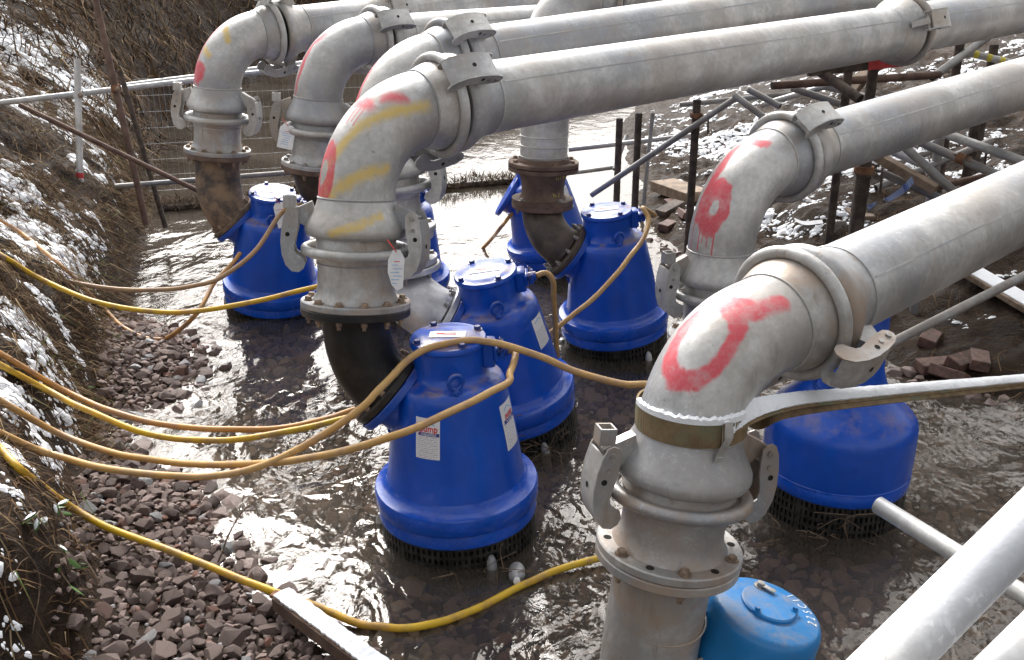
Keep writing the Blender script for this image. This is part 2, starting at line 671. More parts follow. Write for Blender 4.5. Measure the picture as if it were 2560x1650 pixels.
def webbing_mat():
    s = Mat('lifting strap webbing')
    w = s.n('ShaderNodeTexWave')
    w.inputs['Scale'].default_value = 60
    w.inputs['Distortion'].default_value = 1.5
    s.l(s.co, w.inputs['Vector'])
    wv = X(s.nt, w.outputs[1])
    c = s.mix((.15, .10, .055), (.26, .19, .11), s.noise(14, 6, .7).step(.3, .7))
    c = s.mix(c, (.16, .17, .11), s.noise(5, 3).step(.5, .7))
    return s.bsdf(c, .9, 0, s.bump(wv * .6 + s.noise(150, 4) * .5, .5, .004), spec=.2)


M['web'] = webbing_mat()


def ground_mat():
    s = Mat('mud and peat')
    co = s.tc.outputs['Object']
    a = s.noise(1.6, 8, .65, co)
    b = s.noise(14, 8, .7, co)
    c = s.mix((.014, .009, .0065), (.052, .034, .023), (a * .5 + b * .5).step(.36, .64))
    c = s.mix(c, (.075, .052, .037), b.step(.58, .78) * .6)
    rg = b.step(.30, .65) * .45 + .45
    n = s.bump(s.noise(34, 8, .7, co), .9, .02)
    n = s.bump(s.noise(7, 6, .65, co), .8, .05, n)
    return s.bsdf(c, rg, 0, n, spec=.10)


M['ground'] = ground_mat()


def stone_mat(name, wet):
    s = Mat(name)
    k = .98 if wet else 1.0
    v = s.n('ShaderNodeAttribute')
    v.attribute_name = 'tint'
    tv = X(s.nt, v.outputs['Fac'])
    t = (tv + s.rnd * .999)._m('FRACT')
    c = s.mix((.130 * k, .090 * k, .078 * k), (.240 * k, .176 * k, .155 * k), t.step(0, .8))
    c = s.mix(c, (.34 * k, .335 * k, .34 * k), t.step(.94, .97))
    c = s.mix(c, (.16 * k, .075 * k, .052 * k), (t - .03).ab().step(.03, .01))
    sp = s.noise(90, 6, .8)
    c = s.mix(c, (.34 * k, .27 * k, .245 * k), sp.step(.56, .72) * .45)
    c = s.mix(c, (.03, .022, .018), s.noise(12, 6, .7).step(.52, .70) * .65)
    return s.bsdf(c, .42 if wet else .75, 0, s.bump(s.noise(38, 7, .75), 1.0, .010), spec=.4)


M['stone'] = stone_mat('crushed stone', False)
M['stone_wet'] = stone_mat('wet crushed stone', True)


def grass_mat():
    s = Mat('dead grass')
    v = s.n('ShaderNodeAttribute')
    v.attribute_name = 'tint'
    t = X(s.nt, v.outputs['Fac'])
    c = s.mix((.020, .012, .008), (.115, .070, .038), t.step(.0, .72))
    c = s.mix(c, (.24, .185, .11), t.step(.74, .95))
    c = s.mix(c, (.06, .085, .022), t.step(.955, .97))
    return s.bsdf(c, .9, 0, None, spec=.06)


M['grass'] = grass_mat()
M['leaf'] = plain('green leaf', (.035, .085, .016), (.085, .16, .03), 18, .4, 0, .2)
M['twig'] = plain('twig', (.07, .045, .03), (.16, .11, .07), 20, .8)


def water_mat():
    s = Mat('stream water')
    co = s.tc.outputs['Object']
    n = s.bump(s.noise(3.4, 3, .5, co, .7, (1, .6, 1)), .62, .040)
    n = s.bump(s.noise(11, 3, .5, co, .9, (1, .65, 1)), .5, .010, n)
    n = s.bump(s.noise(34, 2, .5, co, .6, (1, .7, 1)), .26, .0024, n)
    sy = s.n('ShaderNodeSeparateXYZ')
    s.l(co, sy.inputs[0])
    calm = X(s.nt, sy.outputs[1]).step(9.4, 8.4) * .82 + .18
    for q in list(s.nt.nodes):
        if q.type == 'BUMP':
            s.l((calm * q.inputs['Strength'].default_value).k, q.inputs['Strength'])
    fr = s.n('ShaderNodeFresnel')
    fr.inputs['IOR'].default_value = 1.42
    s.l(n, fr.inputs['Normal'])
    gl = s.n('ShaderNodeBsdfGlossy')
    gl.inputs['Roughness'].default_value = .06
    gl.inputs['Color'].default_value = (.88, .85, .82, 1)
    s.l(n, gl.inputs['Normal'])
    tr = s.n('ShaderNodeBsdfTransparent')
    tr.inputs['Color'].default_value = (.86, .79, .68, 1)
    df = s.n('ShaderNodeBsdfDiffuse')
    df.inputs['Color'].default_value = (.23, .195, .16, 1)
    m1 = s.n('ShaderNodeMixShader')
    murk = s.noise(.7, 4, .6, co).step(.35, .7) * .16 + .12
    s.l(murk.k, m1.inputs[0]); s.l(tr.outputs[0], m1.inputs[1]); s.l(df.outputs[0], m1.inputs[2])
    m2 = s.n('ShaderNodeMixShader')
    s.l(fr.outputs[0], m2.inputs[0]); s.l(m1.outputs[0], m2.inputs[1]); s.l(gl.outputs[0], m2.inputs[2])
    s.l(m2.outputs[0], s.out.inputs[0])
    return s.m


M['water'] = water_mat()


def print_mat():
    """white sticker with rows of print too small to read"""
    s = Mat('small print')
    uvn = s.n('ShaderNodeUVMap')
    uvn.uv_map = 'paint'
    sep = s.n('ShaderNodeSeparateXYZ')
    s.l(uvn.outputs[0], sep.inputs[0])
    u, v = X(s.nt, sep.outputs[0]), X(s.nt, sep.outputs[1])
    row = (v * 22.0)._m('FRACT')
    line = row.step(.30, .40) * row.step(.85, .72)
    nz = s.n('ShaderNodeTexNoise')
    mp = s.n('ShaderNodeMapping')
    mp.inputs['Scale'].default_value = (60, 22, 1)
    s.l(uvn.outputs[0], mp.inputs[0]); s.l(mp.outputs[0], nz.inputs[0])
    nz.inputs['Scale'].default_value = 1.0
    ink = line * X(s.nt, nz.outputs[0]).step(.46, .54) * v.step(.62, .58) * u.step(.04, .1) * u.step(.96, .9)
    c = s.mix((.76, .76, .78), (.12, .13, .18), ink * .75)
    return s.bsdf(c, .45, 0, None, spec=.4)


M['print'] = print_mat()

# ================================================================== SETTING
def axis_coords(lo, hi, step, far_lo, far_hi):
    mid = list(np.arange(lo, hi + 1e-6, step))
    a, d, out = lo, step, []
    while a > far_lo:
        d *= 1.22
        a -= d
        out.append(a)
    b, d, out2 = hi, step, []
    while b < far_hi:
        d *= 1.22
        b += d
        out2.append(b)
    return np.array(out[::-1] + mid + out2)


def grid_mesh(name, xs, ys, zf, mat, keep=None):
    Xg, Yg = np.meshgrid(xs, ys)
    Zg = zf(Xg, Yg)
    nx, ny = len(xs), len(ys)
    V = np.stack([Xg, Yg, Zg], -1).reshape(-1, 3)
    idx = np.arange(nx * ny).reshape(ny, nx)
    Q = np.stack([idx[:-1, :-1], idx[:-1, 1:], idx[1:, 1:], idx[1:, :-1]], -1).reshape(-1, 4)
    if keep is not None:
        kz = keep(Xg, Yg).reshape(-1)
        Q = Q[kz[Q].any(axis=1)]
        used = np.unique(Q)
        re = np.zeros(len(V), int)
        re[used] = np.arange(len(used))
        V, Q = V[used], re[Q]
    return raw_mesh(name, V, Q, mat)


def raw_mesh(name, V, Q, mat, smooth=True, tint=None):
    me = bpy.data.meshes.new(name)
    k = Q.shape[1]
    me.vertices.add(len(V))
    me.vertices.foreach_set('co', np.ascontiguousarray(V, np.float32).ravel())
    me.loops.add(Q.size)
    me.loops.foreach_set('vertex_index', Q.astype(np.int32).ravel())
    me.polygons.add(len(Q))
    me.polygons.foreach_set('loop_start', np.arange(0, Q.size, k, dtype=np.int32))
    if tint is not None:
        at_ = me.attributes.new('tint', 'FLOAT', 'POINT')
        at_.data.foreach_set('value', np.asarray(tint, np.float32))
    me.update(calc_edges=True)
    me.validate()
    if smooth:
        me.polygons.foreach_set('use_smooth', np.ones(len(me.polygons), bool))
    me.materials.append(mat)
    return me


gx = axis_coords(-6.0, 7.0, .05, -150, 150)
gy = axis_coords(1.0, 13.0, .05, -25, 190)
ground = part('ground', grid_mesh('ground', gx, gy, hz, M['ground']))
tag(ground, 'dark muddy banks and stony bed of the stream', kind='structure')

wx = axis_coords(-3.6, 4.6, .03, -60, 90)
wy = axis_coords(1.6, 10.5, .03, -20, 190)


def wave(x, y):
    a = fbm(x * 4.2 + .5 * vnoise(x * 2, y * 2, 70), y * 2.6, 71, 3, .55) - .5
    b = fbm(x * 14, y * 10, 75, 2) - .5
    amp = (.35 + .9 * sstep(.35, .7, fbm(x * .7, y * .7, 79, 2))) * (.12 + .88 * sstep(9.6, 8.4, y))
    return (a * .030 + b * .005) * amp


water = part('water', grid_mesh('water', wx, wy, wave, M['water']))
tag(water, 'rippling shallow brown stream water', kind='structure')

# ---- snow lying on the banks
def snow_mask(x, y):
    return fbm(x * 1.0 + 3, y * 1.0, 41, 3) * .5 + fbm(x * 5, y * 5, 45, 3, .6) * .5


def snow_left(x, y):
    db = edge(XF, y) - x
    cover = .01 * sstep(.2, 1.4, db) + .01 * sstep(5.0, 8.5, y) + .14 * sstep(.9, 2.4, db) * sstep(5, 7.5, y) + .09 * sstep(8.3, 10.0, y) * sstep(.2, .7, db) - .25 * sstep(11.9, 13.2, y)
    return (snow_mask(x, y) + cover - .525) * sstep(.02, .22, db) - .02 * (1 - sstep(.02, .22, db))


def snow_right(x, y):
    dr = x - edge(XR, y)
    cover = .13 * sstep(8.2, 10, y) * sstep(4.6, 3.2, x) - .04 - .09 * sstep(8.0, 6, y) + .02 * sstep(.5, 2, dr)
    return (snow_mask(x + 40, y) + cover - .565) * sstep(.1, .4, dr) - .02 * (1 - sstep(.1, .4, dr))


def snow_clumps(name, label, n, xr, yr, fn, rmin, rmax, seed):
    """many small irregular caps of snow lying on the bank"""
    R = np.random.default_rng(seed)
    x, y = R.uniform(*xr, n * 8), R.uniform(*yr, n * 8)
    m = fn(x, y)
    e = .05
    gx_ = np.clip((hz(x + e, y) - hz(x - e, y)) / (2 * e), -1.6, 1.6)
    gy_ = np.clip((hz(x, y + e) - hz(x, y - e)) / (2 * e), -1.6, 1.6)
    keep = R.random(n * 8) < sstep(-.012, .03, m) * np.clip(.35 + .3 * np.sqrt(1 + gx_ ** 2 + gy_ ** 2) - .25 * np.maximum(np.abs(gx_) - .9, 0), 0, 1)
    k = np.nonzero(keep)[0][:n]
    x, y, m, gx_, gy_ = x[k], y[k], m[k], gx_[k], gy_[k]
    n = len(x)
    z = hz(x, y)
    r = (rmin + (rmax - rmin) * R.random(n) ** 2.6) * (.7 + 1.1 * sstep(0, .10, m))
    nn = np.stack([-gx_ * .85, -gy_ * .85, np.ones(n)], -1)
    nn /= np.linalg.norm(nn, axis=1)[:, None]
    t1 = np.cross(nn, np.tile([.3, 1.0, 0], (n, 1)))
    t1 /= np.linalg.norm(t1, axis=1)[:, None]
    t2 = np.cross(nn, t1)
    c = np.stack([x, y, z], -1)
    h = r * R.uniform(.10, .30, n)
    S = 7
    V = np.zeros((n, 1 + 2 * S, 3))
    V[:, 0] = c + nn * h[:, None]
    ph = R.uniform(0, 6.28, n)
    el = R.uniform(.55, 1.0, n)
    for j in range(S):
        a_ = ph + 2 * np.pi * j / S
        q = R.uniform(.55, 1.25, n)
        d_ = (np.cos(a_)[:, None] * t1 + (np.sin(a_) * el)[:, None] * t2) * (r * q)[:, None]
        V[:, 1 + j] = c + d_ * .62 + nn * (h * R.uniform(.55, 1.0, n))[:, None]
        V[:, 1 + S + j] = c + d_ - nn * (r * .12)[:, None]
    b_ = np.arange(n) * (1 + 2 * S)
    F = []
    for j in range(S):
        j2 = (j + 1) % S
        F.append(np.stack([b_, b_ + 1 + j, b_ + 1 + j2], -1))
        F.append(np.stack([b_ + 1 + j, b_ + 1 + S + j, b_ + 1 + S + j2], -1))
        F.append(np.stack([b_ + 1 + j, b_ + 1 + S + j2, b_ + 1 + j2], -1))
    o = part(name, raw_mesh(name, V.reshape(-1, 3), np.concatenate(F), M['snow'], True))
    return tag(o, label, 'snow', kind='stuff')


snow_clumps('snow', 'patchy snow lying over the dead grass of the left bank', 72000, (-7.6, -1.3), (1.8, 13.4), snow_left, .007, .036, 301)
snow_clumps('snow', 'patchy snow on the dark mud bank under the scaffold', 24000, (1.3, 8.5), (4.4, 16), snow_right, .006, .034, 302)

# ---- dead grass
def blades(name, label, n, xr, yr, where, lmin, lmax, w, hang, seed, tint=(0, 1), upright=.5):
    R = np.random.default_rng(seed)
    x, y = R.uniform(*xr, n * 4), R.uniform(*yr, n * 4)
    p = where(x, y)
    k = R.random(n * 4) < p
    x, y = x[k][:n], y[k][:n]
    n = len(x)
    z = hz(x, y)
    e = .08
    gxn = (hz(x + e, y) - hz(x - e, y)) / (2 * e)
    gyn = (hz(x, y + e) - hz(x, y - e)) / (2 * e)
    gl = np.sqrt(gxn ** 2 + gyn ** 2) + .05
    th = R.uniform(0, 2 * np.pi, n)
    clump = vnoise(x * 2.2, y * 2.2, seed) * 6.3
    dx = -gxn / gl * hang + 1.0 * np.cos(th) + .4 * np.cos(clump)
    dy = -gyn / gl * hang + 1.0 * np.sin(th) + .4 * np.sin(clump)
    L = R.uniform(lmin, lmax, n) * (.6 + .8 * vnoise(x * 3, y * 3, seed + 1))
    u = R.uniform(.1, 1, n) * upright
    px_, py_ = -np.sin(th), np.cos(th)
    W_ = w * R.uniform(.6, 1.4, n)
    V = np.zeros((n, 5, 3))
    ds = np.sqrt(dx ** 2 + dy ** 2) + 1e-6
    dx, dy = dx / ds, dy / ds
    for i, t in enumerate((0, .5)):
        sx = dx * L * t * .55
        sy = dy * L * t * .55
        sz = L * u * t * 1.3
        V[:, 2 * i] = np.stack([x + sx - px_ * W_, y + sy - py_ * W_, z + sz - .01], -1)
        V[:, 2 * i + 1] = np.stack([x + sx + px_ * W_, y + sy + py_ * W_, z + sz - .01], -1)
    slope = gxn * dx + gyn * dy
    drop = np.clip(slope, -.55, .5) * L * .8
    V[:, 4] = np.stack([x + dx * L * .95, y + dy * L * .95, z + L * u * .75 + drop * .8 - L * .10], -1)
    b = np.arange(n) * 5
    F = np.concatenate([np.stack([b, b + 1, b + 3], -1), np.stack([b, b + 3, b + 2], -1), np.stack([b + 2, b + 3, b + 4], -1)])
    tt = np.repeat(R.uniform(*tint, n), 5)
    o = part(name, raw_mesh(name, V.reshape(-1, 3), F, M['grass'], True, tt))
    return tag(o, label, 'grass', kind='stuff')


def g_left(x, y):
    db = edge(XF, y) - x
    c = .25 + .75 * sstep(.38, .62, fbm(x * 1.7, y * 1.7, 61, 3))
    return np.where(db > -.02, c, 0) * (1 - .75 * sstep(4.7, 3.9, y)) * (1 - .5 * sstep(0, .05, snow_left(x, y)))


blades('dead_grass', 'tangled brown dead grass over the left bank', 70000, (-6, -1.2), (2.0, 10.5), g_left, .04, .13, .0024, .15, 101, (0, .90), .30)
blades('dead_grass', 'long straw stalks lying on the left bank', 4000, (-6, -1.4), (2.4, 10.5), g_left, .14, .36, .0020, .3, 102, (.3, 1), .35)
blades('dead_grass', 'straw hanging over the waterline lip of the left bank', 6000, (-4.6, -1.9), (4.2, 11), lambda x, y: ((edge(XF, y) - x > -.03) & (edge(XF, y) - x < .22)).astype(float), .12, .34, .0022, 1.6, 103, (.1, 1), .25)
blades('dead_grass', 'brown scrubby grass on the far bank beyond the mesh fence', 46000, (-18, 3), (10, 40), lambda x, y: np.where((edge(XF, y) - x > -.03) & (edge(XF, y) - x < 9), .35 + .65 * sstep(.4, .6, fbm(x * .9, y * .9, 66, 3)), 0), .12, .48, .006, .5, 105, (0, .9), .7)
blades('dead_grass', 'thin dark grass on the right bank under the scaffold', 9000, (1.3, 8), (4.5, 14), lambda x, y: np.where(x - edge(XR, y) > .15, sstep(.45, .65, fbm(x * 1.2, y * 1.2, 68, 3)), 0), .05, .18, .0025, .5, 107, (0, .8), .4)

# ---- tangled stems
def tangle(name, label, n, xr, yr, where, lmin, lmax, w, rise, seed, tint):
    """arching thin stems lying over each other, three-sided ribbons"""
    R = np.random.default_rng(seed)
    x, y = R.uniform(*xr, n * 6), R.uniform(*yr, n * 6)
    k = np.nonzero(R.random(n * 6) < where(x, y))[0][:n]
    x, y = x[k], y[k]
    n = len(x)
    th, L = R.uniform(0, 2 * np.pi, n), R.uniform(lmin, lmax, n)
    bend, up = R.normal(0, 1.0, n), R.uniform(.15, 1, n) * rise
    NS = 6
    V = np.zeros((n, NS * 2, 3))
    cx, cy, a_ = x.copy(), y.copy(), th.copy()
    for i in range(NS):
        t = i / (NS - 1)
        z = hz(cx, cy) + up * L * 4 * t * (1 - t) * .5 + .008
        ww = w * (1.1 - .7 * t)
        V[:, 2 * i] = np.stack([cx - np.sin(a_) * ww, cy + np.cos(a_) * ww, z - ww * .6], -1)
        V[:, 2 * i + 1] = np.stack([cx + np.sin(a_) * ww, cy - np.cos(a_) * ww, z + ww * .6], -1)
        cx, cy = cx + np.cos(a_) * L / NS, cy + np.sin(a_) * L / NS
        a_ = a_ + bend / NS + R.normal(0, .18, n)
    b_ = np.arange(n) * NS * 2
    F = np.concatenate([np.stack([b_ + 2 * i, b_ + 2 * i + 1, b_ + 2 * i + 3, b_ + 2 * i + 2], -1) for i in range(NS - 1)])
    o = part(name, raw_mesh(name, V.reshape(-1, 3), F, M['grass'], True, np.repeat(R.uniform(*tint, n), NS * 2)))
    return tag(o, label, 'dead stems', kind='stuff')


tangle('dead_stems', 'tangled dead stems matted over the left bank', 9000, (-6, -1.3), (2.2, 10.5), g_left, .10, .42, .0022, .25, 401, (.35, .95))
tangle('dead_stems', 'thick brown bramble tangle on the far bank', 9000, (-16, 2), (9.5, 36), lambda x, y: np.where((edge(XF, y) - x > 0) & (edge(XF, y) - x < 8), .3 + .7 * sstep(.42, .58, fbm(x * .8, y * .8, 67, 2)), 0), .4, 1.6, .007, .55, 402, (.2, .9))
tangle('dead_stems', 'broken stems and roots strewn over the right bank', 2500, (1.3, 8), (4.6, 13), lambda x, y: np.where(x - edge(XR, y) > .1, .6, 0), .10, .45, .0025, .2, 403, (.1, .85))

# ---- stones
def hull_stone(seed, npts=15):
    """a crushed stone: convex shape round about unit size"""
    import bmesh
    R = np.random.default_rng(seed)
    P = R.normal(size=(npts, 3))
    P /= np.linalg.norm(P, axis=1)[:, None]
    P *= R.uniform(.82, 1.0, npts)[:, None]
    P *= np.array([1.0, R.uniform(.66, .9), R.uniform(.5, .72)])
    bm = bmesh.new()
    for p in P:
        bm.verts.new(p)
    r = bmesh.ops.convex_hull(bm, input=bm.verts)
    bmesh.ops.delete(bm, geom=list({e for e in r['geom_interior'] + r['geom_unused'] if isinstance(e, bmesh.types.BMVert)}), context='VERTS')
    bmesh.ops.triangulate(bm, faces=bm.faces)
    bm.verts.ensure_lookup_table()
    bm.verts.index_update()
    V = np.array([v.co[:] for v in bm.verts])
    F = np.array([[v.index for v in f.verts] for f in bm.faces])
    bm.free()
    return V, F


VAR = [hull_stone(200 + i, 19 if i % 3 else 16) for i in range(14)]


def stone_meshes(mat):
    out = []
    for i, (V, F) in enumerate(VAR):
        me = raw_mesh('stone', V, F, mat, True, np.full(len(V), i / 14.0))
        me.set_sharp_from_angle(angle=rad(34))
        out.append(me)
    return out


SM, SMW = stone_meshes(M['stone']), stone_meshes(M['stone_wet'])


def rot3(R, n):
    a, b, c = R.uniform(0, 6.28, n), R.normal(0, .35, n), R.normal(0, .35, n)
    return a, b, c


def stone_field(n, xr, yr, where, smin, smax, seed, sep):
    """dart-thrown spots: list of x, y, size"""
    R = np.random.default_rng(seed)
    cell, pts = {}, []
    x, y, sz = R.uniform(*xr, n), R.uniform(*yr, n), R.uniform(0, 1, n) ** 1.6 * (smax - smin) + smin
    ok = R.random(n) < where(x, y)
    g = smax * 2.2
    for i in np.nonzero(ok)[0]:
        cx, cy = int(x[i] // g), int(y[i] // g)
        bad = False
        for ax in (-1, 0, 1):
            for ay in (-1, 0, 1):
                for (qx, qy, qs) in cell.get((cx + ax, cy + ay), ()):
                    if (qx - x[i]) ** 2 + (qy - y[i]) ** 2 < (sep * (qs + sz[i])) ** 2:
                        bad = True
        if not bad:
            cell.setdefault((cx, cy), []).append((x[i], y[i], sz[i]))
            pts.append((x[i], y[i], sz[i]))
    return pts


def joined_stones(name, label, pts, mat, seed, lift=.1):
    R = np.random.default_rng(seed)
    Vs, Fs, Ts, o = [], [], [], 0
    P = np.array(pts)
    z = hz(P[:, 0], P[:, 1])
    for i, (x, y, s) in enumerate(pts):
        V, F = VAR[R.integers(len(VAR))]
        A = np.array((Matrix.Rotation(R.uniform(0, 6.28), 3, 'Z') @ Matrix.Rotation(R.normal(0, .35), 3, 'X') @ Matrix.Rotation(R.normal(0, .35), 3, 'Y')))
        Vs.append(V @ A.T * s + (x, y, z[i] + s * lift))
        Fs.append(F + o)
        Ts.append(np.full(len(V), R.random()))
        o += len(V)
    me = raw_mesh(name, np.concatenate(Vs), np.concatenate(Fs), mat, True, np.concatenate(Ts))
    me.set_sharp_from_angle(angle=rad(34))
    ob = part(name, me, None, ground)
    ob['kind'] = 'stuff'
    ob['label'] = label
    return ob


# on the gravel bar
bar = stone_field(60000, (-2.75, .3), (2.35, 6.6), lambda x, y: ((x > edge(XF, y) - .02) & (x < edge(XL, y) + .10)).astype(float) * np.where(y > 5.0, .55, 1), .027, .068, 31, .62)
def _score(q):
    d = q[1] * CP + (CAM_H - .05) * SP
    u = 1280 + FPX * q[0] / d
    return (q[2] / d) if 150 < u < 1000 else 0
bar.sort(key=_score, reverse=True)
R_ = np.random.default_rng(5)
for i, (x, y, s) in enumerate(bar[:300]):
    wet = x > edge(XL, y) - .10
    me = (SMW if wet else SM)[int(R_.integers(14))]
    Mx = T3(x, y, hz1(x, y) + s * .22) @ RZ(R_.uniform(0, 6.28)) @ Matrix.Rotation(R_.normal(0, .3), 4, 'X') @ Matrix.Rotation(R_.normal(0, .3), 4, 'Y') @ Matrix.Diagonal((s, s, s, 1))
    put('stone', me, Mx, ground)
joined_stones('gravel', 'smaller crushed stones filling the gravel bar', bar[300:], M['stone'], 33, .15)
small = stone_field(40000, (-2.75, .1), (2.4, 6.6), lambda x, y: ((x > edge(XF, y) - .05) & (x < edge(XL, y) + .02)).astype(float), .012, .026, 37, .75)
joined_stones('gravel', 'fine broken gravel between the stones', small, M['stone'], 38, .3)
bed = stone_field(90000, (-2.4, 3.3), (1.9, 8.6), lambda x, y: ((x > edge(XL, y) + .05) & (x < edge(XR, y) - .03)).astype(float), .030, .075, 35, .60)
joined_stones('gravel', 'submerged crushed stones covering the stream bed', bed, M['stone_wet'], 36, .22)

# ================================================================== PUMPS
def hexbolt(r=.013, h=.012, washer=True):
    mb = MB()
    if washer:
        mb.add(lathe([(r * 1.45, 0), (r * 1.45, .003), (r * .5, .003)], 14, True, False))
    V, F = lathe([(r, .002), (r, h * .8), (r * .86, h)], 6, False, True)
    mb.add((V, F))
    return mb


ME_BOLT = {k: hexbolt(.0145, .016).mesh('bolt', M[m], False) for k, m in (('zinc', 'bolt'), ('brown', 'bolt_brown'), ('blue', 'bolt_blue'), ('rust', 'rust'))}
ME_NUT = {k: MB().add(lathe([(.013, .002), (.013, .018), (.0115, .020)], 6, False, True)).add(lathe([(.008, .018), (.008, .032), (.006, .034)], 10, False, True)).mesh('nut', M[m], False) for k, m in (('zinc', 'bolt'), ('brown', 'bolt_brown'), ('rust', 'rust'))}
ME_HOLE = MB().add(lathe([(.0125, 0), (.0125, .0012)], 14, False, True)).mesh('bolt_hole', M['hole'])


def bolts(parent, M0, R, n, z, kind, ph=0.0, mesh=None, name='bolt', flip=False, skip=()):
    for k in range(n):
        if k in skip:
            continue
        t = 2 * math.pi * k / n + ph
        B = M0 @ T3(R * math.cos(t), R * math.sin(t), z) @ RZ(random.uniform(0, 1.0))
        if flip:
            B = B @ Matrix.Rotation(math.pi, 4, 'X')
        put(name, mesh or ME_BOLT[kind], B, parent)


def strainer_mesh(R=.336, z0=-.13, z1=.105, mat='strainer'):
    mb = MB()
    mb.add(lathe([(R - .022, z0), (R - .022, z1)], 40))
    rows = [z1 - .006 - .040 * k for k in range(6)]
    for z in rows:
        mb.add(lathe([(R - .018, z - .0075), (R, z - .0075), (R, z + .0075), (R - .018, z + .0075)], 60))
    n = 84
    for k in range(n):
        w = .013 if k % 9 else .024
        mb.add(box((R - .008, 0, (z0 + z1) / 2), (.018, w, z1 - z0 - .004)), RZ(2 * math.pi * k / n))
    return mb.mesh('strainer', M[mat])


O_LOC = Vector((-.255, 0, .665))
N_LOC = Vector((-.73, 0, .68)).normalized()


def build_pump():
    r = root('submersible_pump', 'x', 'pump', group='blue submersible pumps in the stream')
    casing = part('casing', MB().add(lathe([(.296, .282), (.288, .32), (.264, .50), (.236, .67), (.230, .70), (.220, .722), (.204, .735), (.176, .742), (.164, .748), (.152, .762), (.147, .79), (.147, .876)], 56)), M['blue'], r)
    part('base_ring', MB().add(lathe([(.30, .098), (.335, .098), (.343, .106), (.343, .150), (.3385, .156), (.3385, .162), (.349, .168), (.353, .176), (.353, .234), (.347, .245), (.318, .254), (.304, .266), (.2955, .284)], 64)), M['blue_wet'], r)
    part('strainer', strainer_mesh(), None, r)
    for k in range(3):
        t = rad(-62 + 120 * k)
        V, F = lathe([(.012, -.14), (.019, -.12), (.021, -.02), (.018, .035), (.008, .058)], 12, False, True)
        put('foot', ME_FOOT, RZ(t) @ T3(.352, 0, 0), r)
    lid = part('lid', MB().add(lathe([(.140, .874), (.151, .877), (.158, .883), (.158, .898), (.153, .905), (.122, .908), (.112, .912), (.05, .9125)], 48, False, True)), M['blue'], r)
    bolts(lid, Matrix.Identity(4), .136, 4, .906, 'blue', .55)
    part('lid_label', MB().add(box((0, 0, .9145), (.15, .062, .002))), M['white'], lid)
    part('label_print', MB().add(box((-.03, .006, .9160), (.03, .012, .0008))).add(box((.01, -.004, .9160), (.05, .004, .0008))).add(box((.004, .010, .9160), (.06, .004, .0008))), M['ink_red'], lid)
    # outlet branch with its inclined flange
    Fm = frame(O_LOC, N_LOC, (0, 1, 0))
    br = MB().add(tube([(-.02, 0, .52), (-.12, 0, .575), tuple(O_LOC - N_LOC * .06), tuple(O_LOC - N_LOC * .02)], [.15, .145, .135, .138], 36))
    br.add(prism([(-.24, .35), (-.20, .35), (-.20, .55), (-.30, .60), (-.285, .50)], -.012, .012))
    br = part('outlet_branch', br, M['blue'], r)
    part('outlet_flange', MB().add(disc(.188, -.034, 0, 48), Fm), M['blue_dark'], br)
    # cable gland box on the neck
    gl = part('cable_gland', MB().add(box((.166, 0, .835), (.05, .085, .11), .006)).add(box((.198, 0, .842), (.018, .10, .055), .004)), M['blue_dark'], r)
    part('gland_clamp', MB().add(tube([(.205, 0, .842), (.245, 0, .842)], .024, 16)).add(box((.222, .030, .842), (.02, .02, .05), .003)).add(box((.222, -.030, .842), (.02, .02, .05), .003)), M['blue_dark'], gl)
    for s in (-1, 1):
        put('bolt', ME_BOLT['blue'], T3(.207, s * .042, .862) @ Matrix.Rotation(rad(90), 4, 'Y'), gl)
    # lifting eyes
    for (x, y, az) in ((.045, -.188, .5), (-.02, .19, 0)):
        e = MB().add(torus(.030, .009, 24, 10), T3(x, y, .785) @ RZ(az) @ Matrix.Rotation(rad(90), 4, 'X'))
        e.add(lathe([(.018, .735), (.018, .748), (.012, .756)], 14, False, True), T3(x, y, 0))
        part('lifting_eye', e, M['blue_dark'], r)
    return r


ME_FOOT = MB().add(lathe([(.012, -.14), (.020, -.12), (.023, -.02), (.020, .03), (.010, .056)], 12, False, True)).mesh('foot', M['galv_bright'])

PUMPS = {}
# name: ring centre, lid centre, outlet direction (world), label
PUMP_SPEC = [
    ('A', (-.240, 3.81, .238), (-.262, 3.79, .903), (-1, .05, 0), 'blue pump nearest the gravel bar, white address sticker on its side, cable over its lid'),
    ('B', (-.025, 4.80, .245), (-.135, 4.71, .91), (-1, .02, 0), 'leaning blue pump joined to a bright silver elbow, white label on its lid'),
    ('C', (.650, 6.04, .235), (.575, 5.98, .93), (-1, -.05, 0), 'blue pump with a bright ring bolt, fed by a brown flanged reducer'),
    ('D', (-1.700, 6.78, .20), (-1.625, 6.66, .90), (-1, .05, 0), 'blue pump with a rust stained elbow, nearest the left bank'),
    ('E', (.300, 7.75, .235), (.150, 7.70, .90), (-1, .1, 0), 'far blue pump half hidden behind the brown flanged reducer'),
    ('F', (-.80, 6.85, .235), (-.78, 6.80, .90), (-.9, .4, 0), 'blue pump almost hidden behind the yellow striped riser'),
]
proto = build_pump()
for i, (k, base, top, od, lab) in enumerate(PUMP_SPEC):
    o = proto if i == 0 else None
    if o is None:
        o = copy_tree(proto)
    base, top = Vector(base), Vector(top)
    ax = (top - base).normalized()
    Mx = frame(base - ax * .235, ax, (-od[0], -od[1], -od[2]))
    o.matrix_world = Mx
    o['label'] = lab
    PUMPS[k] = (o, Mx)


def outlet(k):
    Mx = PUMPS[k][1]
    return np.array(Mx @ O_LOC), np.array((Mx.to_3x3() @ N_LOC))


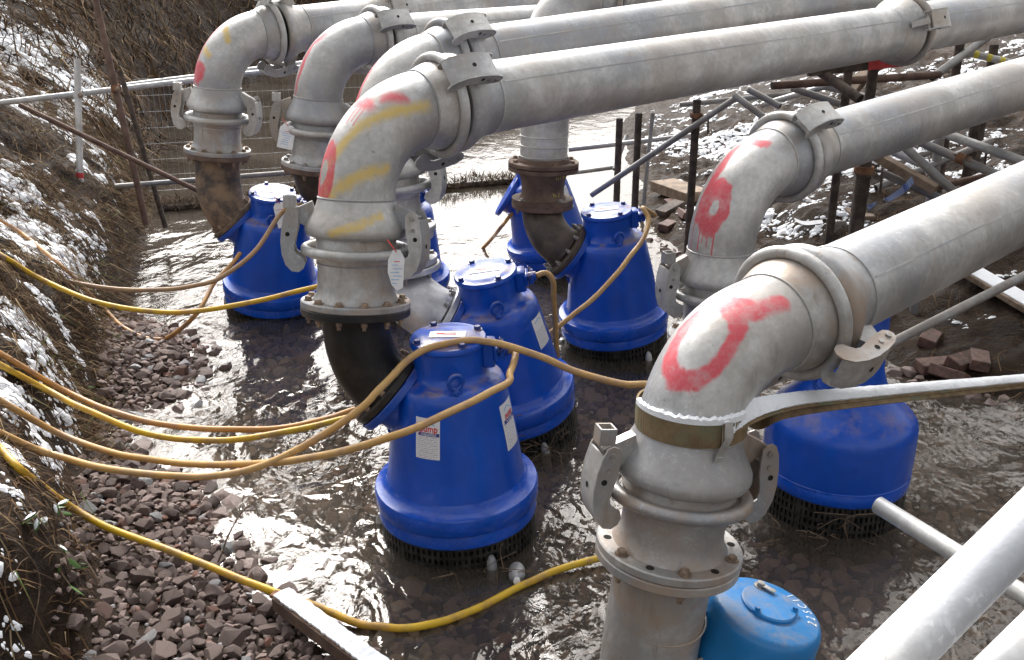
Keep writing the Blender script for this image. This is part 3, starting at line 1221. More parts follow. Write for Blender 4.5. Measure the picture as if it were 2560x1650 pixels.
# big shouldered pump on the right
def build_big_pump():
    Mx = frame((1.47, 4.03, .055), (.0, -.02, 1), (.72, -.69, 0))
    r = root('submersible_pump', 'wide shouldered blue pump beyond the snowy strap, weeds on its strainer', 'pump', M=Mx, group='blue submersible pumps in the stream')
    part('casing', MB().add(lathe([(.322, .165), (.326, .20), (.326, .365), (.321, .395), (.300, .425), (.25, .468), (.205, .515), (.170, .565), (.150, .63), (.143, .74), (.143, .90), (.155, .90), (.16, .91), (.16, .935), (.15, .942)], 60, False, True)), M['blue'], r)
    part('base_ring', MB().add(lathe([(.30, .098), (.318, .098), (.324, .106), (.324, .150), (.3205, .155), (.3205, .160), (.3255, .164), (.322, .168)], 60)), M['blue_wet'], r)
    part('strainer', strainer_mesh(.315), None, r)
    e = MB().add(torus(.034, .010, 24, 10), T3(-.02, -.19, .60) @ RZ(.3) @ Matrix.Rotation(rad(90), 4, 'X'))
    part('lifting_eye', e, M['blue_dark'], r)
    O, N = Vector((-.25, 0, .70)), Vector((-.75, 0, .66)).normalized()
    Fm = frame(O, N, (0, 1, 0))
    br = part('outlet_branch', MB().add(tube([(-.02, 0, .56), (-.12, 0, .62), tuple(O - N * .05), tuple(O - N * .02)], [.14, .135, .13, .133], 32)), M['blue'], r)
    part('outlet_flange', MB().add(disc(.18, -.034, 0, 44), Fm), M['blue_dark'], br)
    bolts(r, Matrix.Identity(4), .14, 6, .942, 'blue')
    PUMPS['G'] = (r, Mx)
    return np.array(Mx @ O), np.array(Mx.to_3x3() @ N)


OUT_G = build_big_pump()

# light blue pump at the lower right
def build_light_pump():
    ax = Vector((.24, -.02, 1)).normalized()
    top = Vector((.80, 2.60, .452))
    Mx = frame(top - ax * .45, ax, (1, .35, 0))
    r = root('submersible_pump', 'small light blue pump with a chalked number, below the muddy grey flange', 'pump', M=Mx)
    part('casing', MB().add(lathe([(.21, -.16), (.205, .02), (.20, .10), (.186, .26), (.178, .40), (.1755, .425), (.168, .442), (.155, .449), (.06, .4505)], 56, False, True)), M['sky_blue'], r)
    lid = part('lid', MB().add(lathe([(.089, .4495), (.089, .458), (.084, .4625), (.03, .4632)], 44, False, True), T3(.012, .018, 0)), M['sky_blue'], r)
    for t in (205, 330, 80):
        put('bolt', ME_BOLT['zinc'] if t == 80 else ME_SKY, T3(.012 + .079 * math.cos(rad(t)), .018 + .079 * math.sin(rad(t)), .462), lid)
    part('metal_clip', MB().add(box((0, 0, 0), (.050, .020, .005), .001), T3(.040, .075, .472) @ RZ(rad(-55))), M['galv_dirty'], lid)
    # outlet with rusty flange
    Fm = frame((-.17, -.10, .20), (-.72, -.42, .55), (0, 0, 1))
    part('outlet_flange', MB().add(tube([(-.05, -.02, .14), (-.15, -.085, .185)], .10, 24)).add(disc(.125, -.02, .012, 40), Fm), M['galv_dirty'], r)
    bolts(r, Fm, .105, 6, .012, 'rust', .3, ME_NUT['rust'], 'nut')
    # cable entry
    part('cable_gland', MB().add(box((-.195, .10, .375), (.07, .06, .035), .004)).add(box((-.205, .10, .325), (.06, .07, .03), .004)).add(box((-.20, .08, .27), (.05, .05, .05), .004)), M['sky_blue'], r)
    # chalked number
    for ch, t in zip('22SC11', (-34, -22, -10, 2, 14, 24)):
        c = bpy.data.curves.new('t', 'FONT')
        c.body, c.size, c.shear, c.align_x = ch, .040, .3, 'CENTER'
        ob = bpy.data.objects.new('t', c)
        COL.objects.link(ob)
        dg = bpy.context.evaluated_depsgraph_get()
        me = bpy.data.meshes.new_from_object(ob.evaluated_get(dg))
        bpy.data.objects.remove(ob)
        V = np.array([v.co[:] for v in me.vertices])
        V[:, 0] *= .7
        a = rad(t)
        Mt = RZ(a) @ T3(.138, 0, .4512) @ RZ(rad(90)) @ T3(0, -.013, 0)
        mb = MB().add((V, [tuple(p.vertices) for p in me.polygons]), Mt)
        part('chalk_digit', mb, M['ink_white'], r, False)
    PUMPS['H'] = (r, Mx)


ME_SKY = hexbolt(.010, .013).mesh('bolt', M['sky_blue'], False)
build_light_pump()

# ================================================================== COUPLINGS, BENDS AND PIPES
PR = .1525
LEVER = [(.226, .185), (.236, .205), (.252, .212), (.268, .203), (.281, .17), (.291, .11), (.296, .04), (.291, -.02), (.276, -.068), (.252, -.094), (.226, -.098), (.206, -.082), (.199, -.060), (.206, -.036), (.222, -.026), (.238, -.012), (.243, .012), (.238, .045), (.230, .09), (.226, .14)]
LEVER = [(x, z * .80 if z > 0 else z * .92) for x, z in LEVER]
LW = .052


def lever_meshes(mat, hole_mat):
    out = {}
    for s in (-1, 1):
        out['plate%d' % s] = MB().add(prism(LEVER, s * LW - .003, s * LW + .003)).mesh('side_plate', mat, False)
    W_ = LEVER[4:10]
    inn = [(x - .007, z + (.004 if z < 0 else 0)) for x, z in W_]
    out['web'] = MB().add(prism(W_ + inn[::-1], -LW + .002, LW - .002)).mesh('curved_web', mat, True, 50)
    out['pin'] = MB().add(tube([(.252, -LW - .010, .140), (.252, LW + .010, .140)], .010, 12)).add(tube([(.258, -LW - .007, .095), (.258, LW + .007, .095)], .008, 12)).mesh('pivot_pin', M['bolt'])
    out['ear'] = MB().add(prism([(.155, .13), (.20, .09), (.262, .12), (.268, .145), (.25, .155), (.175, .19)], -.018, .018)).mesh('ear', mat, False)
    out['hole'] = MB().add(lathe([(.009, 0), (.009, .001)], 12, False, True)).mesh('pin_hole', hole_mat)
    bx = MB()
    for c, s_ in (((.262, -.022, .185), (.05, .006, .05)), ((.262, .022, .185), (.05, .006, .05)), ((.240, 0, .185), (.006, .044, .05)), ((.284, 0, .185), (.006, .044, .05))):
        bx.add(box(c, s_))
    out['socket'] = bx.mesh('bar_socket', mat, False)
    return out


LV = {k: lever_meshes(M[k], M['hole']) for k in ('galv_ring', 'galv_dirty', 'dark_iron')}


def lever(parent, C, phi, kind='galv_ring', socket=False, flipz=False):
    """parent part tree: a latch lever standing at angle phi on coupling frame C"""
    B = C @ RZ(phi)
    if flipz:
        B = B @ Matrix.Rotation(math.pi, 4, 'X')
    L = LV[kind]
    o = put('latch_lever', L['web'], B, parent)
    I = Matrix.Identity(4)
    for s in (-1, 1):
        put('side_plate', L['plate%d' % s], I, o)
        put('pin_hole', L['hole'], T3(.268, s * (LW + .0033), .06) @ Matrix.Rotation(rad(90) * (1 if s < 0 else -1), 4, 'X'), o)
    put('pin_hole', L['hole'], T3(.2962, 0, .03) @ Matrix.Rotation(rad(90), 4, 'Y'), o)
    put('pivot_pin', L['pin'], I, o)
    put('ear', L['ear'], I, o)
    if socket:
        put('bar_socket', L['socket'], I, o)
    return o


def arc(Tp, a, U, r, n=22):
    a, U = np.asarray(a), np.asarray(U)
    ang = math.acos(np.clip(np.dot(a, U), -1, 1))
    s = U - a * np.dot(a, U)
    s /= np.linalg.norm(s)
    return [Tp + r * ((1 - math.cos(t)) * s + math.sin(t) * a) for t in np.linspace(0, ang, n)], s


U0 = np.array([.77, .634, .065])
U0 /= np.linalg.norm(U0)


def hermite(p0, t0, p1, t1, n=16):
    out = []
    for t in np.linspace(0, 1, n):
        h = (2 * t ** 3 - 3 * t * t + 1, t ** 3 - 2 * t * t + t, -2 * t ** 3 + 3 * t * t, t ** 3 - t * t)
        out.append(h[0] * p0 + h[1] * t0 + h[2] * p1 + h[3] * t1)
    return out


def lower_elbow(name, label, F, a, O, n, mat, plate, nb=8, bolt='zinc', R0=.135, holes=0, fr=.222):
    """flanged elbow from the pump outlet O,n up to the riser flange F,a"""
    r = root(name, label, 'pipe elbow', loc=F)
    A, B = F - a * .05, O + n * .03
    dist = np.linalg.norm(A - B)
    path = hermite(A, -a * dist * 1.15, B, -n * dist * 1.0, 20)
    rr = list(np.interp(np.linspace(0, 1, 20), [0, .12, .85, 1], [R0 + .012, R0, R0, R0 + .006]))
    el = part('elbow', MB().add(tube(path, rr, 36)), M[mat], r, off=F)
    xh = (1, .2, 0)
    Ff, Fo = frame((0, 0, 0), a, xh), frame(O - F, n, (0, 1, 0))
    part('riser_flange', MB().add(disc(fr, -.060, -.028, 52), Ff), M[plate], r)
    part('pump_flange', MB().add(disc(.184, .003, .034, 48), Fo), M[mat if plate != 'silver' else 'silver'], r)
    bolts(r, Fo, .160, 10, .034, bolt, .2, ME_NUT[bolt if bolt in ME_NUT else 'zinc'], 'nut')
    bolts(r, Ff, fr - .032, nb, -.060, bolt, .13, ME_NUT[bolt if bolt in ME_NUT else 'zinc'], 'nut', True)
    return r


def adapter(label, F, a, mat, nb=12, bolt='brown', skip=(), ph=.13, holes=False):
    """upright spigot with bolted flange and the ball end that sits in the bell above"""
    r = root('flanged_adapter', label, 'pipe adapter', loc=F)
    C = frame((0, 0, 0), a, (1, .2, 0))
    part('spigot', MB().add(lathe([(.170, -.001), (.176, .0), (.168, .012), (.159, .03), (.1555, .055), (.1545, .148), (.158, .160), (.168, .172), (.171, .182), (.166, .192), (.1605, .2), (.1605, .29), (.150, .292)], 52), C), M[mat], r)
    part('weld_bead', MB().add(torus(.1555, .0035, 48, 8), C @ T3(0, 0, .150)), M[mat], r)
    part('flange', MB().add(disc(.222, -.028, 0, 56), C), M[mat], r)
    for k in range(nb):
        t = 2 * math.pi * k / nb + ph
        B = C @ T3(.192 * math.cos(t), .192 * math.sin(t), .0003)
        if k in skip:
            put('bolt_hole', ME_HOLE, B, r)
        else:
            put('bolt', ME_BOLT['rust' if (bolt == 'brown' and k == 1) else bolt], B @ RZ(random.uniform(0, 1)), r)
    return r


BELL_PAINT = {'central': [('seg', 'Y', .016, -.06, .020, .13, .10, .012), ('seg', 'R', .004, -.17, .158, .12, .158, .003)]}


def bend_and_pipe(key, Tp, a, r_b, px_end, blabel, plabel, paint, bmat=None, k1=(), k2=(), plen=6.0, tone=1.0, dirt=.5, below=.41, ring_tilt=0, U=None, sock1=(), pipemat='galv', lv1='galv_ring', lv2='galv_ring', ext=.05):
    Uv = U0.copy() if U is None else np.asarray(U, float)
    for _ in range(6):
        path, s = arc(Tp, a, Uv, r_b)
        S = path[-1] + Uv * ext
        if px_end is None:
            break
        best, bd = None, 9
        for d in np.arange(np.linalg.norm(S), np.linalg.norm(S) + 4.5, .02):
            q = at(px_end[0], px_end[1], d) - S
            q /= np.linalg.norm(q)
            e = math.acos(np.clip(np.dot(q, U0), -1, 1))
            if e < bd:
                best, bd = q, e
        Uv = best
    path, s = arc(Tp, a, Uv, r_b)
    S = path[-1] + Uv * ext
    mat = galv('painted bend ' + key, tone, dirt, paint=paint) if paint else M[bmat or 'galv']
    r = root('galvanised_bend', blabel, 'pipe bend', loc=Tp)
    part('bend', MB().add(tube([q for q in path] + [S], PR, 44, True, ref=-s)), mat, r, off=Tp)
    C1 = frame((0, 0, 0), a, (1, 0, 0))
    Z1 = C1 @ T3(0, 0, -.205)
    b = part('bell', MB().add(lathe([(.160, .060), (.182, .052), (.197, .060), (.2045, .075), (.203, .093), (.192, .116), (.176, .142), (.163, .170), (.1555, .196), (.1525, .206)], 56), Z1), mat if not paint else M['galv'], r)
    if key in BELL_PAINT:
        bp_ = [(.188, .053), (.199, .063), (.2052, .076), (.2036, .094), (.1926, .117), (.1766, .143), (.1636, .171), (.1558, .197)]
        ax_ = np.array(Z1.to_3x3() @ Vector((0, 0, 1))); og_ = np.array(Z1.translation)
        part('painted_bell_face', MB().add(tube([og_ + ax_ * z_ for _, z_ in bp_], [r_ for r_, _ in bp_], 52, False, ref=np.array([0, -1.0, 0]))), galv('painted bell ' + key, tone, dirt, paint=BELL_PAINT[key]), b)
    part('weld_bead', MB().add(torus(.1535, .0045, 52, 8), C1), M['galv'], r)
    Zr = Z1 @ Matrix.Rotation(ring_tilt, 4, 'X')
    ring = part('clamp_ring', MB().add(torus(.200, .0215, 64, 14), Zr), M[lv1], r)
    for i, ph in enumerate(k1):
        lever(r, Z1, ph, lv1, i in sock1)
    # coupling at the pipe end
    E0 = frame(S - Tp, Uv, (0, 0, 1))
    part('end_collar', MB().add(lathe([(.1525, -.075), (.158, -.062), (.170, -.035), (.179, -.005), (.181, .012), (.172, .022), (.162, .03), (.162, .06)], 52), E0), M[lv2], r)
    part('weld_bead', MB().add(torus(.1545, .004, 48, 8), E0 @ T3(0, 0, -.075)), M['galv'], r)
    part('clamp_ring', MB().add(torus(.198, .0205, 60, 14), E0 @ T3(0, 0, .022)), M[lv2], r)
    for ph in k2:
        lever(r, E0 @ T3(0, 0, .022), ph, lv2)
    # straight delivery pipe
    p = root('delivery_pipe', plabel, 'pipe', loc=S)
    E1 = frame((0, 0, 0), Uv, (0, 0, 1))
    part('bell', MB().add(lathe([(.165, .078), (.186, .072), (.199, .080), (.205, .094), (.202, .112), (.188, .140), (.171, .176), (.159, .212), (.1525, .245), (.1525, .27)], 56), E1), M[lv2], p)
    part('weld_bead', MB().add(torus(.1535, .0035, 48, 8), E1 @ T3(0, 0, .262)), M['galv'], p)
    part('barrel', MB().add(tube([Uv * t for t in (.262, .30, plen)], PR, 52, True)), M[pipemat], p)
    sm = E1 @ RZ(rad(58))
    part('seam', MB().add(box((0, 0, 0), (.003, .006, plen - .3)), sm @ T3(PR, 0, plen / 2 + .13)), M[pipemat], p)
    return r, p, S, Uv


def mid_coupling(label, S, Uv, t, phis, mat='galv_ring'):
    r = root('pipe_coupling', label, 'pipe coupling', loc=S + Uv * t)
    E0 = frame((0, 0, 0), Uv, (0, 0, 1))
    part('bell', MB().add(lathe([(.1535, -.22), (.160, -.19), (.176, -.13), (.194, -.09), (.202, -.075), (.198, -.06), (.165, -.058)], 52), E0), M[mat], r)
    part('clamp_ring', MB().add(torus(.198, .0205, 56, 14), E0), M[mat], r)
    part('ball_collar', MB().add(lathe([(.163, -.05), (.172, -.02), (.182, .01), (.176, .05), (.160, .12), (.1535, .16)], 52), E0), M[mat], r)
    for ph in phis:
        lever(r, E0, ph, mat, flipz=True)
    return r


def R_(c, *a): return ('ring', c, .006, *a)


def riser(F, top):
    F, top = np.asarray(F, float), np.asarray(top, float)
    a = (top - F) / np.linalg.norm(top - F)
    return F, F + a * .41, a


INFO = {}
# --- line by the left bank
F, Tp, a = riser(at(544, 370, 6.80), at(544, 236, 6.68))
O, n = outlet('D')
lower_elbow('discharge_elbow', 'rust stained elbow running down into the pump nearest the left bank', F, a, O, n, 'rusty_elbow', 'brown_iron', 12, 'brown', .150)
adapter('short tan flanged spigot under the leftmost bend', F, a, 'galv_dirty', 12, 'brown')
INFO['P1'] = bend_and_pipe('far left', Tp, a, .36, (1250, 8), 'leftmost galvanised bend with a red blot and two small yellow dashes', 'farthest delivery pipe, running along the top of the picture',
    [('blob', 'R', 0.008, 0.0, 0.07, 0.075, 0.05), ('seg', 'R', 0.01, -0.06, 0.01, -0.05, 0.29, 0.022), ('seg', 'R', 0.002, -0.03, -0.07, -0.03, 0.03, 0.006), ('seg', 'R', 0.002, 0.03, -0.04, 0.03, 0.03, 0.005), ('seg', 'Y', 0.012, 0.06, 0.31, 0.13, 0.27, 0.018), ('seg', 'Y', 0.012, 0.0, 0.18, 0.07, 0.16, 0.012)],
    k1=(rad(184), rad(-8)), k2=(rad(12), rad(188)), sock1=(0,), plen=7.0, dirt=.5)

# --- second line
F, Tp, a = riser(at(790, 402, 6.50), at(796, 236, 6.35))
O, n = outlet('F')
lower_elbow('discharge_elbow', 'dark brown elbow below the tagged riser', F, a, O, n, 'dark_iron', 'brown_iron', 12, 'brown', .140)
adapter('grey flanged spigot behind the white paper tag', F, a, 'galv', 12, 'zinc')
INFO['P2'] = bend_and_pipe('second', Tp, a, .36, (1352, 66), 'second bend from the left bank with one long red stripe', 'second farthest delivery pipe, running behind the striped bend',
    [('seg', 'R', .007, -.02, .03, -.02, .27, .017), ('seg', 'R', .02, -.01, .27, .02, .42, .024), ('seg', 'R', .002, -.02, -.02, -.02, .05, .005)],
    k1=(rad(186), rad(-6)), k2=(rad(58), rad(230)), sock1=(0,), plen=7.0, dirt=.3)

# --- third line, silver elbow
F, Tp, a = riser(at(990, 648, 5.10), at(968, 455, 4.98))
O, n = outlet('B')
lower_elbow('discharge_elbow', 'bright silver painted elbow joined to the leaning pump', F, a, O, n, 'silver', 'galv_bright', 8, 'zinc', .145)
F2 = F + a * .17
adapter('pale flanged spigot stacked above the silver elbow', F2, a, 'galv', 8, 'zinc', holes=True)
sp = root('flanged_spool', 'short silver flanged spool between the silver elbow and its spigot', 'pipe adapter', loc=F)
part('barrel', MB().add(lathe([(.205, -.026), (.212, -.02), (.212, .004), (.17, .006), (.152, .03), (.150, .10), (.205, .106), (.205, .138)], 48), frame((0, 0, 0), a, (1, 0, 0))), M['galv_bright'], sp)
bolts(sp, frame((0, 0, 0), a, (1, 0, 0)), .188, 8, .005, 'zinc', .3)
Tp3 = F2 + a * .41
INFO['P3'] = bend_and_pipe('third', Tp3, a, .36, (1710, 60), 'galvanised bend with a red edge, just behind the yellow striped bend', 'delivery pipe directly behind the long central one',
    [('seg', 'R', .008, -.05, .02, -.05, .30, .028)], k1=(rad(-10), rad(190)), k2=(rad(46), rad(222)), plen=7.0, dirt=.3)

# --- central line
F, Tp, a = riser(at(890, 748, 4.06), at(892, 500, 3.98))
O, n = outlet('A')
lower_elbow('discharge_elbow', 'wet black elbow running down into the pump nearest the gravel bar', F, a, O, n, 'black_iron', 'black_iron', 12, 'brown', .138)
adapter('muddy grey flanged spigot with a hexagonal paper tag hanging over it', F, a, 'galv_dirty', 12, 'brown')
INFO['P4'] = bend_and_pipe('central', Tp, a, .37, (2245, 77), 'large central bend with red blobs and yellow sprayed stripes', 'long central delivery pipe crossing to the upper right corner',
    [('ring', 'R', 0.005, -0.015, 0.07, 0.05, 0.07, 0.022), ('blob', 'R', 0.012, 0.035, 0.295, 0.06, 0.022), ('seg', 'R', 0.002, 0.02, 0.22, 0.02, 0.28, 0.003), ('seg', 'R', 0.002, 0.04, 0.23, 0.04, 0.28, 0.003), ('seg', 'R', 0.002, 0.06, 0.22, 0.06, 0.28, 0.003),
     ('seg', 'R', 0.03, 0.1, 0.35, 0.14, 0.38, 0.01), ('seg', 'R', 0.006, -0.085, -0.03, -0.07, 0.47, 0.006),
     ('seg', 'Y', .022, .02, .1, .185, .36, .015), ('seg', 'Y', .022, -.03, -.03, .26, .13, .015), ('seg', 'Y', .03, .185, .36, .21, .44, .012), ('seg', 'Y', .02, -.02, -.02, .04, .06, .012)],
    k1=(rad(188), rad(-14)), k2=(rad(52), rad(206)), sock1=(0,), plen=8.0, dirt=.55, ring_tilt=rad(2))
part('yellow_overspray', MB().add(lathe([(.2055, .075), (.2043, .093), (.1935, .116), (.1775, .142)], 40)), M['galv'], None) if False else None

# --- line with the brown reducer
F1 = at(1359, 402, 6.25)
a5 = np.array([0.02, 0.01, 1.0]); a5 /= np.linalg.norm(a5)
F2 = F1 - a5 * .235
O, n = outlet('C')
el = lower_elbow('discharge_elbow', 'dark elbow with bright nuts below the brown reducer', F2, a5, O, n, 'dark_iron', 'brown_iron', 4, 'zinc', .130, fr=.195)
rd = root('flanged_reducer', 'brown flanged reducer chalked with yellow letters', 'pipe reducer', loc=F1)
C5 = frame((0, 0, 0), a5, (1, .2, 0))
part('body', MB().add(lathe([(.195, -.262), (.195, -.234), (.15, -.232), (.136, -.215), (.134, -.17), (.142, -.11), (.158, -.07), (.160, -.058), (.222, -.056), (.222, -.03)], 52), C5), M['brown_iron'], rd)
bolts(rd, C5, .170, 4, -.233, 'zinc', .5)
for i, (zz, t0) in enumerate(((-.085, 'III P d 07'), (-.195, 'Tc 2'))):
    for j, ch in enumerate(t0):
        if ch == ' ':
            continue
        c = bpy.data.curves.new('t', 'FONT'); c.body, c.size, c.align_x = ch, .030, 'CENTER'
        ob = bpy.data.objects.new('t', c); COL.objects.link(ob)
        me = bpy.data.meshes.new_from_object(ob.evaluated_get(bpy.context.evaluated_depsgraph_get()))
        bpy.data.objects.remove(ob)
        V = np.array([v.co[:] for v in me.vertices])
        rr_ = .156 if i == 0 else .1345
        th_ = rad(-72 + j * 5.5) + V[:, 0] / rr_
        VV = np.stack([np.cos(th_) * (rr_ + .002), np.sin(th_) * (rr_ + .002), V[:, 1] + zz - .01], -1)
        part('chalk_letter', MB().add((VV, [tuple(p.vertices) for p in me.polygons]), C5), M['yellow_paint'], rd, False)
ad5 = root('flanged_adapter', 'brown flanged collar clamped on a grey hose stub behind the long pipe', 'pipe adapter', loc=F1)
part('flange', MB().add(disc(.222, -.027, 0, 56), C5).add(lathe([(.17, 0), (.165, .015), (.155, .025)], 44), C5), M['brown_iron'], ad5)
part('stub', MB().add(lathe([(.150, .0), (.148, .10), (.150, .30), (.150, .50)], 44), C5), M['galv_bright'], ad5)
for zz in (.035, .10, .16):
    part('hose_band', MB().add(torus(.151, .004, 44, 8), C5 @ T3(0, 0, zz)), M['galv_bright'], ad5)
bolts(ad5, C5, .192, 8, 0, 'brown', .2, skip=(2, 5))
Tp5 = F1 + a5 * .62
INFO['P5'] = bend_and_pipe('fifth', Tp5, a5, .36, None, 'bend with a red painted edge at the top centre, above the other pipes', 'delivery pipe leaving the top centre of the picture',
    [('blob', 'R', .01, -.05, .36, .045, .12)], k1=(rad(180),), k2=(rad(-70), rad(140)), plen=5.0, dirt=.4, lv2='galv_dirty')

# --- right middle line
Tp6 = at(1803, 622, 4.58)
a6 = np.array([.0, .02, 1.0]); a6 /= np.linalg.norm(a6)
F6 = Tp6 - a6 * .41
lower_elbow('discharge_elbow', 'black hose elbow entering the wide shouldered pump', F6 - a6 * .02, a6, OUT_G[0], OUT_G[1], 'black_iron', 'galv_dirty', 8, 'brown', .135)
adapter('grey flanged spigot hidden behind the nearest bend', F6, a6, 'galv_dirty', 8, 'brown')
INFO['P6'] = bend_and_pipe('right', Tp6, a6, .37, (2536, 214), 'speckled bright bend with a dripping red ring and a red hook stroke', 'delivery pipe second from the lower right, above the scaffold tubes',
    [('ring', 'R', 0.005, 0.02, 0.155, 0.048, 0.064, 0.028), ('seg', 'R', 0.006, -0.05, 0.12, -0.045, 0.36, 0.026), ('seg', 'R', 0.006, -0.045, 0.36, -0.01, 0.42, 0.022), ('seg', 'R', 0.008, -0.01, 0.42, 0.075, 0.44, 0.018),
     ('seg', 'R', 0.002, -0.015, 0.01, -0.015, 0.11, 0.0035), ('seg', 'R', 0.002, 0.005, 0.04, 0.005, 0.11, 0.003), ('seg', 'R', 0.002, 0.03, 0.03, 0.03, 0.11, 0.003), ('seg', 'R', 0.002, 0.06, 0.0, 0.06, 0.13, 0.0035), ('seg', 'R', 0.002, -0.065, -0.05, -0.065, 0.09, 0.003)],
    k1=(rad(196), rad(22)), k2=(rad(38), rad(214)), sock1=(0,), plen=6.0, tone=1.08, dirt=.28)

# --- nearest line
F7 = at(1674, 1352, 3.02)
T7 = at(1728, 1040, 2.90)
F, Tp7, a7 = riser(F7, T7)
Tp7 = F + a7 * .375
INFO['P7'] = bend_and_pipe('nearest', Tp7, a7, .27, (2420, 572), 'nearest bend with a large red sprayed loop, strap tied round it', 'nearest delivery pipe with a long seam, leaving on the right',
    [('ring', 'R', .007, .02, .20, .082, .088, .022), ('seg', 'R', .010, .035, .285, .085, .31, .028), ('seg', 'R', .012, .085, .31, .105, .385, .024), ('seg', 'R', .01, -.06, .28, -.04, .38, .016)],
    k1=(rad(196), rad(16)), k2=(rad(112), rad(205)), sock1=(0,), plen=5.0, tone=1.05, dirt=.5, ext=.17, ring_tilt=rad(-3), lv1='galv_dirty', lv2='galv_dirty', pipemat='galv')
adapter('large muddy flanged spigot with empty bolt holes, nearest the camera', F, a7, 'galv_dirty', 12, 'brown', skip=(1, 3, 5, 7, 9, 11), ph=.4)
lp = root('riser_pipe', 'dented muddy grey pipe below the nearest flange', 'pipe', loc=F)
C7 = frame((0, 0, 0), a7, (1, .2, 0))
part('flange', MB().add(disc(.220, -.062, -.031, 56), C7), M['galv_dirty'], lp)
pth = [F - a7 * .05, F - a7 * .2 + np.array([-.005, 0, 0]), F - a7 * .42 + np.array([-.004, .0, 0]), F - a7 * .62 + np.array([.01, 0, 0]), F - a7 * .85 + np.array([.03, 0, 0])]
part('barrel', MB().add(tube(spline(pth, 6), .150, 44)), M['galv_dirty'], lp, off=F)
part('weld_bead', MB().add(torus(.151, .0035, 48, 8), C7 @ T3(0, 0, -.24) @ Matrix.Rotation(rad(12), 4, 'X')), M['galv_dirty'], lp)
bolts(lp, C7, .190, 6, -.062, 'brown', .4, ME_NUT['brown'], 'nut', True)

mid_coupling('pipe coupling with a latch lever at the upper right corner', INFO['P4'][2], INFO['P4'][3], 3.55, (rad(72), rad(252)))
mid_coupling('small pipe coupling on the farthest delivery pipe', INFO['P1'][2], INFO['P1'][3], 1.0, (rad(70),))

# ================================================================== CABLES
def cable(label, pts, mat, r=.0145, group='pump cables', snow=False):
    """pts in enlarged-photo positions with a depth, 'g' = lying on the ground, ('z', h) = at a height, or a world point"""
    P = []
    for p in pts:
        if isinstance(p, np.ndarray):
            P.append(p)
            continue
        x, y, d = p[0] * DS, p[1] * DS, p[2]
        if d == 'g':
            P.append(at(x, y, ground_hit(x, y) - .03) + np.array([0, 0, r]))
        elif isinstance(d, tuple):
            P.append(on_z(x, y, d[1]))
        else:
            P.append(at(x, y, d))
    path = spline(P, 10)
    jit = [q + np.array([(vnoise(i * .21, 3.1, 5) - .5), (vnoise(i * .23, 8.1, 6) - .5), (vnoise(i * .19, 1.1, 7) - .5)]) * .004 for i, q in enumerate(path)]
    jit[0], jit[-1] = path[0], path[-1]
    base = jit[len(jit) // 2]
    return single('power_cable', MB().add(tube(jit, r, 12)), M[mat], label, 'cable', base, group)


def gland(k, off=(.245, 0, .842)):
    return np.array(PUMPS[k][1] @ Vector(off))


gA = gland('A')
cable('ochre cable looping from the nearest blue pump across its sticker to the left bank',
      [gA, gA + np.array([.03, -.02, -.012]), (1190, 872, 3.93), (1186, 892, 3.84), (1130, 922, 3.72), (1000, 985, 3.58), (860, 1036, 3.55), (700, 1072, 3.7), (560, 1083, 3.85), (420, 1080, 4.0), (280, 1060, 4.15), (150, 1017, 4.3), (30, 958, 'g'), (-60, 905, 'g')], 'ochre')
cable('tan cable draped over the lid of the nearest blue pump',
      [(1640, 905, 3.95), (1510, 898, 3.95), (1440, 893, 3.98), (1340, 865, 4.02), (1250, 828, 4.02), (1150, 799, 4.0), (1080, 795, 3.97), (1000, 812, 3.93), (950, 842, 3.9), (900, 893, 3.85), (850, 945, 3.8), (760, 1010, 3.75), (640, 1075, 3.75), (520, 1108, 3.8), (400, 1110, 3.85), (250, 1093, 3.95), (120, 1060, 4.05), (10, 1022, 'g'), (-70, 985, 'g')], 'ochre')
cable('upper of the paired orange cables sagging to the black elbow',
      [(900, 935, 4.75), (825, 957, 4.7), (740, 982, 4.65), (640, 1000, 4.6), (500, 1001, 4.55), (380, 990, 4.55), (270, 962, 4.6), (150, 912, 4.7), (20, 842, 'g'), (-70, 790, 'g')], 'orange')
cable('lower of the paired yellow cables sagging to the black elbow',
      [(900, 950, 4.65), (800, 978, 4.6), (660, 1008, 4.5), (540, 1026, 4.45), (430, 1025, 4.45), (330, 1008, 4.45), (200, 955, 4.5), (100, 905, 4.6), (10, 862, 'g'), (-70, 820, 'g')], 'yellow')
cable('yellow cable dipping to the flange of the striped riser',
      [(800, 655, 5.6), (703, 678, 5.55), (560, 710, 5.5), (430, 728, 5.5), (330, 724, 5.5), (220, 703, 5.5), (100, 653, 5.6), (0, 600, 'g'), (-80, 560, 'g')], 'yellow')
gD = gland('D')
cable('tan cable sagging from the pump with the rust stained elbow',
      [gD, gD + np.array([.04, -.02, -.01]), (688, 478, 6.2), (650, 505, 6.2), (600, 580, 6.15), (520, 645, 6.1), (440, 669, 6.1), (330, 677, 6.1), (220, 668, 6.0), (100, 640, 5.9), (10, 606, 'g'), (-70, 560, 'g')], 'tan')
cable('orange cable drooping into the water by the left bank',
      [(560, 590, 6.55), (545, 612, 6.5), (500, 660, 6.35), (460, 730, 6.1), (400, 783, ('z', .06)), (350, 791, ('z', .05)), (290, 765, ('z', .10)), (240, 722, 'g'), (150, 632, 'g'), (60, 556, 'g'), (0, 520, 'g'), (-70, 480, 'g')], 'orange')
